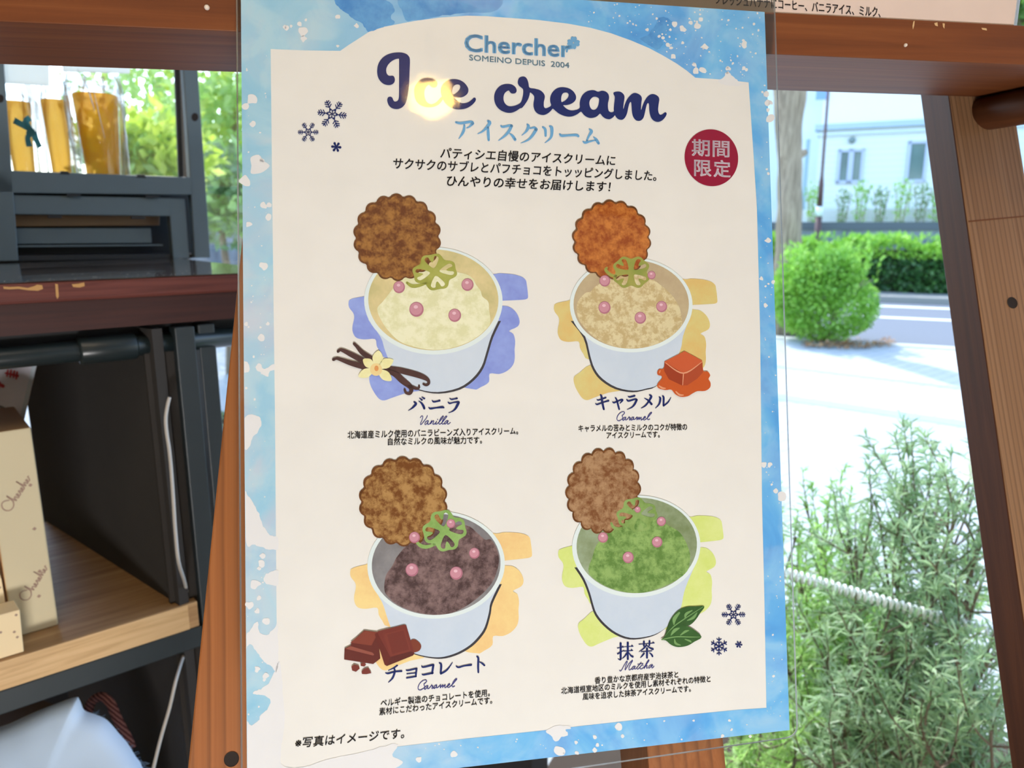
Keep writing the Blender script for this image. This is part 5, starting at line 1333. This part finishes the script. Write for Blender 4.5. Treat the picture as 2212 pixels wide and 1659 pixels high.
# ---- foliage helpers
def leaf(bm, p, d, n, L, w, fold=0.25):
    s = d.cross(n).normalized()
    n = s.cross(d).normalized()
    a = bm.verts.new(p); t = bm.verts.new(p + d * L)
    l = bm.verts.new(p + d * L * .45 + s * w + n * w * fold); r = bm.verts.new(p + d * L * .45 - s * w + n * w * fold)
    bm.faces.new((a, r, t)); bm.faces.new((a, t, l))
def rdir(rg, up=0.0):
    while True:
        v = V((rg.uniform(-1, 1), rg.uniform(-1, 1), rg.uniform(-1, 1)))
        if 0.05 < v.length < 1: break
    v.normalize(); v.z += up
    return v.normalized()
def puff(bm, c, r, n, L, rg, up=0.25, shell=0.5):
    """leaves scattered through an ellipsoid, denser towards its surface."""
    for _ in range(n):
        d = rdir(rg)
        t = shell + (1 - shell) * rg.random() ** 0.6
        p = c + V((d.x * r[0], d.y * r[1], d.z * r[2])) * t
        dd = (d * 0.7 + rdir(rg, up) * 0.8).normalized()
        leaf(bm, p, dd, rdir(rg, 0.6), L * rg.uniform(.6, 1.3), L * rg.uniform(.22, .4))
M_bark = wood('bark', (96, 84, 70), (150, 134, 112), (190, 174, 148), along=3, across=26, rough=0.95)
M_g_bright = leafmat('leaf_bright', (112, 172, 48), (144, 200, 66), (178, 222, 98), scale=2)
M_g_mid = leafmat('leaf_mid', (52, 100, 34), (78, 132, 50), (108, 160, 70), scale=2)
M_g_shade = leafmat('leaf_shade', (34, 84, 40), (54, 110, 54), (92, 146, 66), scale=2)
M_g_pale = leafmat('leaf_pale', (104, 140, 92), (130, 166, 112), (162, 190, 140), scale=2)
M_g_yel = leafmat('leaf_yellow', (150, 176, 40), (178, 198, 60), (206, 214, 96), scale=2)

M_g_lime_sun = leafmat('leaf_lime_sunlit', (176, 210, 56), (202, 226, 84), (226, 238, 130), scale=2, trans=.55)  # both leaf colours brightened to carry the sunlight on the trees
M_g_sun = leafmat('leaf_sunlit', (140, 196, 84), (174, 216, 116), (206, 234, 160), scale=2, trans=.55)
# round bush at the road's edge
bb = gp(1805, 748)
bush = empty('round_bush', bb, 'round bright green bush at the kerb beside the tree trunk', 'bush')
rg = random.Random(21)
bm = bmesh.new()
sz = 8.6 / F_PX
puff(bm, bb + V((0.02, 0.40, 0.42)), (0.60, 0.42, 0.42), 7000, 0.05, rg, shell=.6)
puff(bm, bb + V((-0.20, 0.40, 0.62)), (0.46, 0.40, 0.36), 4200, 0.05, rg)
puff(bm, bb + V((0.0, 0.40, 0.80)), (0.36, 0.34, 0.24), 2400, 0.05, rg)
for _ in range(120):
    b0 = bb + V((rg.uniform(-.5, .42), .40 + rg.uniform(-.3, .3), .68 + rg.uniform(0, .18)))
    d = V((rg.uniform(-.3, .3), 0, 1)).normalized()
    for j in range(9): leaf(bm, b0 + d * (j * .035), (d + rdir(rg) * .9).normalized(), rdir(rg), .075, .018)
for v_ in bm.verts: v_.co.z = max(v_.co.z, 0.01)
link_bm('foliage', bm, M_g_bright, bush)
bm = bmesh.new()
for i in range(7):
    a = bb + V((rg.uniform(-.15, .15), .35 + rg.uniform(-.1, .1), 0))
    tube_bm([a, a + V((rg.uniform(-.15, .15), rg.uniform(-.1, .1), .3)), a + V((rg.uniform(-.4, .4), rg.uniform(-.3, .3), .75))], [.014, .011, .005], 6, bm)
link_bm('stem', bm, M_bark, bush)
# fallen leaves under it
bm = bmesh.new()
for _ in range(420):
    u = rg.uniform(1735, 1930); v = 738 + rg.gauss(8, 4) - max(0, u - 1880) * .12
    p = gp(u, v, 0.012)
    leaf(bm, p + EZ * rg.uniform(0, .02), V((rg.uniform(-1, 1), rg.uniform(-1, 1), rg.uniform(-.1, .3))).normalized(), V((rg.uniform(-.4, .4), rg.uniform(-.4, .4), 1)).normalized(), .05, .017)
fl_ = link_bm('fallen_leaves', bm, leafmat('dry_leaf', (122, 84, 52), (166, 120, 80), (206, 164, 118), trans=.1))
tag(fl_, 'dry brown leaves lying along the foot of the round bush', 'leaves', kind='stuff')

# hedge across the road
hedge = empty('hedge', sp_(0, HB + .5, 0.05), 'clipped green hedge across the road in front of the grey retaining wall', 'hedge')
bm = bmesh.new(); bmd = bmesh.new()
p_l, p_r2 = -6.5, 6.5
for _ in range(16000):
    s = rg.uniform(p_l, p_r2)
    f_ = rg.random()
    hgt = 1.02 + .07 * math.sin(s * 3.1) + .05 * math.sin(s * 7.7)
    if f_ < .6: o_, z = HB + rg.uniform(-.03, .12) + .05 * math.sin(s * 5), .06 + rg.random() * (hgt - .06)
    else: o_, z = HB + rg.uniform(0, 1.1), hgt + rg.uniform(-.1, .05)
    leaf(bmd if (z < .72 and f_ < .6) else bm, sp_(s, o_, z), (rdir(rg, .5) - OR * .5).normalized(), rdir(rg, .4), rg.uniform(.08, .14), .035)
for _ in range(500):
    s = rg.uniform(p_l, p_r2); o_ = HB + rg.uniform(.1, .9)
    leaf(bm, sp_(s, o_, 1.02 + rg.uniform(0, .12)), V((rg.uniform(-.5, .5), 0, 1)).normalized(), rdir(rg), .13, .03)
link_bm('foliage', bm, M_g_bright, hedge, None)
link_bm('lower_foliage', bmd, M_g_shade, hedge)  # darker leaves stand in for shade on the hedge's lower front
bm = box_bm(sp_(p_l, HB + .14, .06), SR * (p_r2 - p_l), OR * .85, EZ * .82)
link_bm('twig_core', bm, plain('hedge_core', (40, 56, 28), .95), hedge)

# grey retaining wall with a cap
WB = HB + 1.6
WZ = 1.34
k = Nodes('stained_concrete')
f = k.noise(k.vec('Object', (1, 1, .25)), 2.2, 5, .6)
k.principled(k.ramp(f, [(0.3, lin((108, 116, 124))), (0.6, lin((150, 158, 164))), (0.8, lin((172, 178, 180)))]), .9, .2)
tag(link_bm('retaining_wall', box_bm(sp_(-12, WB, 0.05), SR * 34, OR * .3, EZ * (WZ - .13)), k.m), kind='structure')
tag(link_bm('wall_cap', box_bm(sp_(-12, WB - .03, WZ - .08), SR * 34, OR * .36, EZ * .16), plain('wall_cap', (96, 104, 112), .9)), kind='structure')
ground('raised_ground', [sp_(-12, WB + .3, 0), sp_(22, WB + .3, 0), sp_(22, WB + 12, 0), sp_(-12, WB + 12, 0)], plain('raised_soil', (120, 116, 96), .95), 0.05, WZ - .06)
# white garden fence and climbers above the wall
fence = empty('garden_fence', sp_(0, WB + .95, WZ), 'low white panel fence standing on the grey retaining wall', 'fence')
M_fw = plain('fence_white', (224, 232, 234), .6)
link_bm('fence_panel', box_bm(sp_(-12, WB + .95, WZ - .06), SR * 30, OR * .03, EZ * .42), M_fw, fence)
for s in range(-12, 18, 1):
    link_bm('fence_post', box_bm(sp_(s, WB + .91, WZ - .06), SR * .05, OR * .04, EZ * 1.0), M_fw, fence)
def cspot(u): 
    r = ray(u, 487); q = sp_(0, WB + .64, 0)
    t = (q - CAM).dot(OR) / r.dot(OR); p = CAM + r * t
    return V((p.x, p.y, WZ - .02))
for i, (u, hgt, wid) in enumerate(((1752, .95, .26), (1818, .8, .2), (1856, .98, .30), (1898, .85, .24), (1942, 1.0, .34), (1985, .9, .34), (2022, .85, .3), (2060, .9, .3))):
    c = cspot(u)
    t_ = empty('climbing_shrub', c, ('thin leafy climber beside the dark pole', 'sparse climber on the white fence above the round bush', 'leafy climber above the round bush with a dark foot', 'pale climber before the narrow double window', 'bushy climber between the two house windows', 'bushy climber under the tall narrow window', 'pale climber next to the stand leg', 'leafy climber behind the stand leg')[i], 'shrub', 'climbers along the white garden fence')
    bm = bmesh.new()
    puff(bm, c + EZ * hgt * .72, (wid * .7, .13, hgt * .30), 130, .075, rg, shell=.1)
    puff(bm, c + EZ * hgt * .3, (wid * .5, .12, hgt * .3), 80, .07, rg, shell=.1)
    for v_ in bm.verts: v_.co.z = max(v_.co.z, WZ + .0)
    link_bm('foliage', bm, (M_g_bright, M_g_pale)[i % 2], t_)
    bm = bmesh.new()
    for j in range(3):
        tube_bm([c + SR * (j - 1) * .05 - EZ * .03, c + SR * (j - 1) * .09 + EZ * hgt * .5, c + SR * (j - 1) * .16 + EZ * hgt * .9], [.012, .01, .005], 5, bm)
    link_bm('stem', bm, M_bark, t_)

# white house: pale boarded walls, cornice, windows
HO = WB + 3.6
k = Nodes('house_boards')
w_ = k.n('TexWave', wave_type='BANDS', bands_direction='Z', wave_profile='SAW'); w_.inputs['Scale'].default_value = 2.2
k.l(k.vec('Object'), w_.inputs['Vector'])
k.principled(k.ramp(w_.outputs['Fac'], [(0, lin((222, 232, 232))), (.9, lin((226, 236, 236))), (1, lin((196, 210, 212)))]), .7, .2)
M_house = k.m
def hw(u, v, d=0.0):
    return hit(u, v, sp_(0, HO - d, 0), OR)
house = empty('white_house', sp_(0, HO, WZ), 'white two-storey house with boarded walls across the road', 'house')
hz0 = WZ - .2
ph = hw(1762, 400)
s_l = (ph - sp_(0, HO, 0)).dot(SR)
link_bm('main_wall', box_bm(sp_(-12, HO, hz0), SR * (12 + s_l), OR * 5, EZ * (hw(1880, 268).z - hz0)), M_house, house)
upper_o = 0.25
zc0 = hw(1880, 268).z
link_bm('upper_wall', box_bm(sp_(-12, HO + upper_o, zc0), SR * (12 + s_l), OR * 4, EZ * 3.2), plain('upper_plaster', (236, 240, 240), .8), house)
link_bm('side_wall', box_bm(sp_(s_l, HO + .9, hz0), SR * 16, OR * 4, EZ * (zc0 + 3.0 - hz0)), plain('side_plaster', (226, 238, 240), .8), house)
link_bm('cornice', box_bm(sp_(-12, HO - .14, zc0 - .10), SR * (12 + s_l + .12), OR * .5, EZ * .14), plain('cornice_grey', (176, 198, 214), .7), house)
link_bm('cornice', box_bm(sp_(-12, HO - .08, zc0 - .24), SR * (12 + s_l + .06), OR * .4, EZ * .08), plain('cornice_pale', (206, 222, 230), .7), house)
M_wframe = plain('window_frame_lilac', (184, 196, 218), .5)
M_wglass = plain('dark_pane', (96, 124, 124), .12, .6, var=.3, scale=2.5)
def house_window(u0, u1, v0, v1, double):
    a, b = hw(u0, v0), hw(u1, v1)
    z0, z1 = hw((u0 + u1) / 2, v1).z, hw((u0 + u1) / 2, v0).z
    s0 = (a - sp_(0, HO, 0)).dot(SR); s1 = (b - sp_(0, HO, 0)).dot(SR)
    W = s1 - s0
    fb = bmesh.new()
    t = .07
    for x0, x1, y0, y1 in ((0, W, 0, t), (0, W, z1 - z0 - t, z1 - z0), (0, math.copysign(t, W), 0, z1 - z0), (W - math.copysign(t, W), W, 0, z1 - z0)) + (((W * .5 - t * .9, W * .5 + t * .9, 0, z1 - z0),) if double else ()):
        box_bm(sp_(s0 + x0, HO - .05, z0 + y0), SR * (x1 - x0), OR * .06, EZ * (y1 - y0), bm=fb)
    f_ = link_bm('window', fb, M_wframe, house)
    pb = bmesh.new()
    if True:
        box_bm(sp_(s0, HO - .012, z0), SR * W, OR * .012, EZ * (z1 - z0), bm=pb)
    link_bm('window_pane', pb, M_wglass, f_)
house_window(1812, 1862, 322, 396, True)
house_window(1963, 1998, 304, 394, False)
lamp_p = hw(1841, 303)
bm = bmesh.new(); bmesh.ops.create_uvsphere(bm, u_segments=16, v_segments=10, radius=.085)
for v_ in bm.verts: v_.co = V((v_.co.x, v_.co.y * .6, v_.co.z)) + lamp_p - OR * .06
link_bm('vent_hood', bm, plain('vent_grey', (120, 140, 140), .5), house, smooth=True)
dp = hw(1756, 320)
link_bm('downpipe', tube_bm([V((dp.x, dp.y, hz0)) + SR * .12 - OR * .06, V((dp.x, dp.y, zc0 - .3)) + SR * .12 - OR * .06], .05, 10), plain('pipe_blue', (150, 180, 190), .5), house)
def upw(u, v): return hit(u, v, sp_(0, HO + upper_o - .0, 0), OR)
a, b = upw(1762, 216), upw(1792, 170)
link_bm('upper_window', box_bm(V((a.x, a.y, a.z)) - OR * .04, SR * ((b - a).dot(SR)), OR * .05, EZ * (b.z - a.z)), plain('blue_pane', (120, 160, 214), .15), house)

# dark pole with a white band
pb_ = sp_((gp(1764, 640) - N0).dot(SR), HB - .55, 0)
rr_ = ray(1764, 534); t = (sp_(0, HB + 1.3, 0) - CAM).dot(OR) / rr_.dot(OR)
pp0 = CAM + rr_ * t
rr_ = ray(1789, 199); t2 = (sp_(0, HB + 1.3, 0) - CAM).dot(OR) / rr_.dot(OR)
pp1 = CAM + rr_ * t2
pole = empty('street_pole', V((pp0.x, pp0.y, .05)), 'thin dark red pole with a white band rising behind the hedge', 'pole')
pd_ = (pp1 - pp0); 
at_z = lambda z: pp0 + pd_ * ((z - pp0.z) / pd_.z)
M_pole = plain('pole_maroon', (88, 62, 62), .6)
zb = at_z(1.0)
rr_ = lambda v: (CAM + ray(1768, v) * t).z
link_bm('pole_foot', tube_bm([at_z(.05), at_z(rr_(468))], .065, 12), M_pole, pole, smooth=True)
link_bm('pole_band', tube_bm([at_z(rr_(468)), at_z(rr_(447))], .07, 12), plain('band_white', (224, 238, 240), .5), pole, smooth=True)
link_bm('pole_shaft', tube_bm([at_z(rr_(447)), at_z(rr_(400)), at_z(rr_(380)), at_z(rr_(199) + 1.2)], [.055, .05, .03, .024], 12), M_pole, pole, smooth=True)

# tree whose trunk shows at the poster's edge
tb_ = gp(1705, 642)
tdist = (tb_ - CAM).dot(FWD)
tq = CAM + ray(1705, 600) * 9.4
tb_ = V((tq.x, tq.y, 0))
def tpx(u, v):
    n_ = V((FWD.x, FWD.y, 0)).normalized(); return hit(u, v, tb_, n_)
tree = empty('street_tree', tb_, 'street tree with a pale ribbed trunk beside the round bush', 'tree')
axis = [(1698, 640, 27), (1702, 560, 25), (1704, 480, 25), (1707, 400, 24), (1706, 330, 25), (1704, 270, 27), (1706, 200, 32), (1708, 100, 36), (1708, -40, 40), (1712, -500, 34), (1716, -900, 24), (1716, -1200, 14)]
pts = [V((tb_.x, tb_.y, -.05))] + [tpx(u, v) for u, v, _ in axis]
rad = [.2] + [w_ * 9.4 / F_PX for *_, w_ in axis]
bm = tube_bm([V(p) for p in crom([tuple(p) for p in pts], 5)], [r[0] for r in crom([(r,) for r in rad], 5)], 28)
for v_ in bm.verts:
    nn = mn.noise(V((v_.co.x * 14, v_.co.y * 14, v_.co.z * 3)))
    v_.co += V((v_.co.x - tb_.x, v_.co.y - tb_.y, 0)).normalized() * nn * .03
tr_ = link_bm('trunk', bm, M_bark, tree, smooth=True, frame=(tb_, [EZ, V((1, 0, 0)), V((0, 1, 0))]))
kn = tpx(1731, 333)
link_bm('branch_stub', tube_bm([kn - V((.1, 0, .02)), kn, kn + V((.06, 0, .03))], [.07, .05, .035], 10), M_bark, tree, smooth=True, frame=(kn, [EZ, V((1, 0, 0)), V((0, 1, 0))]))
bm = bmesh.new()
for c, r, n in ((V((0, 0, 10.4)), (1.6, 1.5, 1.3), 1200), (V((-.7, .5, 9.8)), (1.1, 1.0, .9), 600), (V((.8, -.3, 10.1)), (1.1, 1.0, 1.0), 600)):
    puff(bm, tb_ + c, r, n, .22, rg)
link_bm('crown', bm, M_g_mid, tree)

# trees and shrubs seen past the crate on the left
def garden_tree(u, v, dist, r, trunk_r, lab, mats, n, name='garden_tree', leafL=.13, squash=1.0):
    c = at(u, v, dist)
    t_ = empty(name, V((c.x, c.y, 0)), lab, 'tree')
    for i, m_ in enumerate(mats):
        bm = bmesh.new()
        for _ in range(5):
            off = V((rg.uniform(-.55, .55) * r, rg.uniform(-.4, .4) * r, rg.uniform(-.5, .5) * r * squash))
            puff(bm, c + off, (r * .55, r * .55, r * .5 * squash), n // 5, leafL, rg, shell=.35)
        for v_ in bm.verts: v_.co.z = max(v_.co.z, .03)
        link_bm('foliage', bm, m_, t_)
    bm = tube_bm([V((c.x, c.y, -.02)), V((c.x + .05, c.y, c.z * .5)), c], [trunk_r, trunk_r * .8, trunk_r * .4], 12)
    link_bm('trunk', bm, M_bark, t_, smooth=True, frame=(c, [EZ, V((1, 0, 0)), V((0, 1, 0))]))
    return t_
garden_tree(340, 170, 9.8, 1.5, .09, 'yellow-green leafy tree seen through the crate opening', (M_g_lime_sun, M_g_sun), 900)
garden_tree(500, 220, 7.4, 0.85, .09, 'bright green tree seen between the crate and the poster', (M_g_sun, M_g_lime_sun), 700)
garden_tree(470, 440, 6.6, .62, .05, 'pale green shrub low between the crate and the poster', (M_g_pale, M_g_sun), 900, 'garden_shrub', .11)
garden_tree(330, 345, 5.0, .36, .04, 'small yellow-green shrub behind the bagged jelly cups', (M_g_lime_sun, M_g_sun), 600, 'garden_shrub', .11)
garden_tree(2212, -30, 7.5, .7, .08, 'leafy tree crown above the far end of the ledge', (M_g_mid, M_g_bright), 1200)
garden_tree(470, 960, 5.2, .34, .03, 'low green shrub glimpsed between the rack post and the stand leg', (M_g_pale,), 900, 'garden_shrub', .08)

# ---- the needle-leaved shrubs right outside the glass
M_needle = leafmat('needle_grey_green', (116, 152, 100), (154, 188, 136), (196, 222, 178), scale=6, trans=.5)
M_needle2 = leafmat('needle_fresh_green', (124, 176, 76), (158, 206, 104), (200, 232, 146), scale=6, trans=.5)
M_twig = plain('grey_twig', (122, 108, 92), .9, var=.15)
def needle(bm, p, d, L, w, rg):
    n = rdir(rg)
    s = d.cross(n).normalized()
    tip = p + d * L + V((0, 0, -L * .12))
    m = p + d * L * .5 + n * w * .5
    a, b = bm.verts.new(p + s * w * .5), bm.verts.new(p - s * w * .5)
    c, e = bm.verts.new(m + s * w), bm.verts.new(m - s * w)
    t = bm.verts.new(tip)
    bm.faces.new((a, b, e, c)); bm.faces.new((c, e, t))
def sprig(bm, bt, p0, d0, length, rg, leafL, step=.011, r0=.0022, droop=.25, bare=.15):
    p, d = V(p0), V(d0)
    n = max(4, int(length / step))
    pts = [V(p)]
    for i in range(n):
        d = (d + rdir(rg) * .10 + EZ * (.05 - droop * .10 * i / n)).normalized()
        p = p + d * step
        pts.append(V(p))
        f_ = i / n
        if f_ > bare:
            for _ in range(3 if f_ < .85 else 6):
                sd = (rdir(rg) + d * (0.35 + .5 * f_)).normalized()
                needle(bm, p, sd, leafL * rg.uniform(.65, 1.15) * (1 - .35 * f_), leafL * .05, rg)
    st = max(1, len(pts) // 8)
    q = pts[::st] + [pts[-1]]
    tube_bm(q, [max(.0005, r0 * (1 - .8 * i / len(q))) for i in range(len(q))], 5, bt, caps=False)
    return pts
def needle_shrub(name, lab, base, tips, mat, rg, leafL, sub=7):
    sh = empty(name, base, lab, 'shrub')
    bl, bt = bmesh.new(), bmesh.new()
    for tip in tips:
        b0 = base + V((rg.uniform(-.08, .08), rg.uniform(-.06, .06), 0))
        mid = b0.lerp(tip, .5) + V((rg.uniform(-.06, .06), rg.uniform(-.05, .05), rg.uniform(-.02, .1)))
        pts = [V(q) for q in crom([tuple(b0), tuple(b0.lerp(mid, .5) + V((rg.uniform(-.03, .03), 0, .02))), tuple(mid), tuple(tip)], 6)]
        tube_bm(pts, [.007 * (1 - .75 * i / len(pts)) for i in range(len(pts))], 6, bt)
        for j in range(sub):
            i = rg.randint(len(pts) // 3, len(pts) - 2)
            d = ((pts[i + 1] - pts[i]).normalized() * .7 + rdir(rg, .25) * .9).normalized()
            sprig(bl, bt, pts[i], d, rg.uniform(.10, .24), rg, leafL)
        d = (pts[-1] - pts[-2]).normalized()
        sprig(bl, bt, pts[-2], (d + EZ * .6).normalized(), rg.uniform(.10, .16), rg, leafL, bare=0.0)
    keep_out = lambda c: (c - W0).dot(OU) < .012
    dead = [v_ for v_ in bl.verts if keep_out(v_.co) or v_.co.z < .02]
    fs = {f_ for v_ in dead for f_ in v_.link_faces}
    bmesh.ops.delete(bl, geom=list(fs), context='FACES')
    for v_ in bt.verts:
        e = (v_.co - W0).dot(OU)
        if e < .012: v_.co += OU * (.012 - e)
        v_.co.z = max(v_.co.z, -.01)
    link_bm('foliage', bl, mat, sh)
    link_bm('branch', bt, M_twig, sh)
    return sh
rg = random.Random(33)
def og(u, v, d): return at(u, v, d)
tipsA = [og(2002, 1030, 1.52), og(1955, 1060, 1.45), og(2105, 1065, 1.5), og(1885, 1090, 1.5), og(2050, 1085, 1.42), og(2120, 1110, 1.38), og(1990, 1130, 1.4), og(1830, 1150, 1.55), og(1900, 1120, 1.48), og(2070, 1110, 1.35), og(1950, 1160, 1.42),
         og(2130, 1150, 1.3), og(1850, 1180, 1.5), og(2020, 1220, 1.3), og(2110, 1280, 1.25), og(1930, 1290, 1.35), og(1840, 1320, 1.42), og(2060, 1360, 1.25), og(2150, 1400, 1.2), og(1960, 1420, 1.28), og(1880, 1470, 1.3), og(2080, 1500, 1.2), og(2000, 1560, 1.2), og(2140, 1580, 1.15), og(1900, 1600, 1.25), og(1820, 1560, 1.3), og(1780, 1440, 1.4), og(1800, 1640, 1.28), og(2060, 1640, 1.15), og(1960, 1690, 1.2)]
baseA = at(2000, 1840, 1.45); baseA.z = 0
needle_shrub('needle_shrub', 'grey-green needle-leaved shrub right outside the window beside the stand leg', baseA, tipsA, M_needle, rg, .044, 13)
tipsB = [og(1735, 1080, 1.75), og(1790, 1120, 1.8), og(1720, 1160, 1.7), og(1830, 1170, 1.75), og(1770, 1220, 1.7), og(1730, 1270, 1.6), og(1860, 1250, 1.75), og(1800, 1300, 1.65), og(1740, 1370, 1.55), og(1830, 1390, 1.6), og(1700, 1450, 1.55), og(1770, 1500, 1.5), og(1690, 1560, 1.45), og(1640, 1620, 1.4), og(1720, 1640, 1.4), og(1900, 1380, 1.7), og(1930, 1220, 1.8), og(2010, 1150, 1.8), og(2090, 1230, 1.75), og(2000, 1330, 1.7), og(2060, 1450, 1.6), og(1600, 1650, 1.4)]
baseB = at(1760, 1800, 1.9); baseB.z = 0
needle_shrub('needle_shrub', 'fresh green needle-leaved shrub outside the window beside the poster corner', baseB, tipsB, M_needle2, rg, .042, 16)
# dark soil bed the shrubs grow from
bm = bmesh.new()
q = [wp(-1.6, .06, 0), wp(.75, .06, 0), wp(.75, .95, 0), wp(-1.6, .95, 0)]
hexa(bm, [p + EZ * -.05 for p in q] + [p + EZ * .012 for p in q])
tag(link_bm('soil_bed', bm, plain('dark_soil', (62, 50, 40), .95, var=.2, scale=20)), kind='structure')
# coiled clear hose threaded through the shrubs
h0, h1 = at(1690, 1236, 1.38), at(2200, 1384, 1.25)
dh = (h1 - h0); Lh = dh.length; dh.normalize()
s1_ = dh.orthogonal().normalized(); s2_ = dh.cross(s1_)
turns = int(Lh / .0105)
pts = [h0 + dh * (Lh * i / (turns * 10)) + s1_ * .009 * math.cos(6.2832 * i / 10) + s2_ * .009 * math.sin(6.2832 * i / 10) for i in range(turns * 10 + 1)]
hose = link_bm('coiled_hose', tube_bm(pts, .0026, 6), plain('hose_white', (232, 240, 238), .12, .8), None, smooth=True)
tag(hose, 'shiny white coiled hose threading through the needle-leaved shrubs', 'hose')
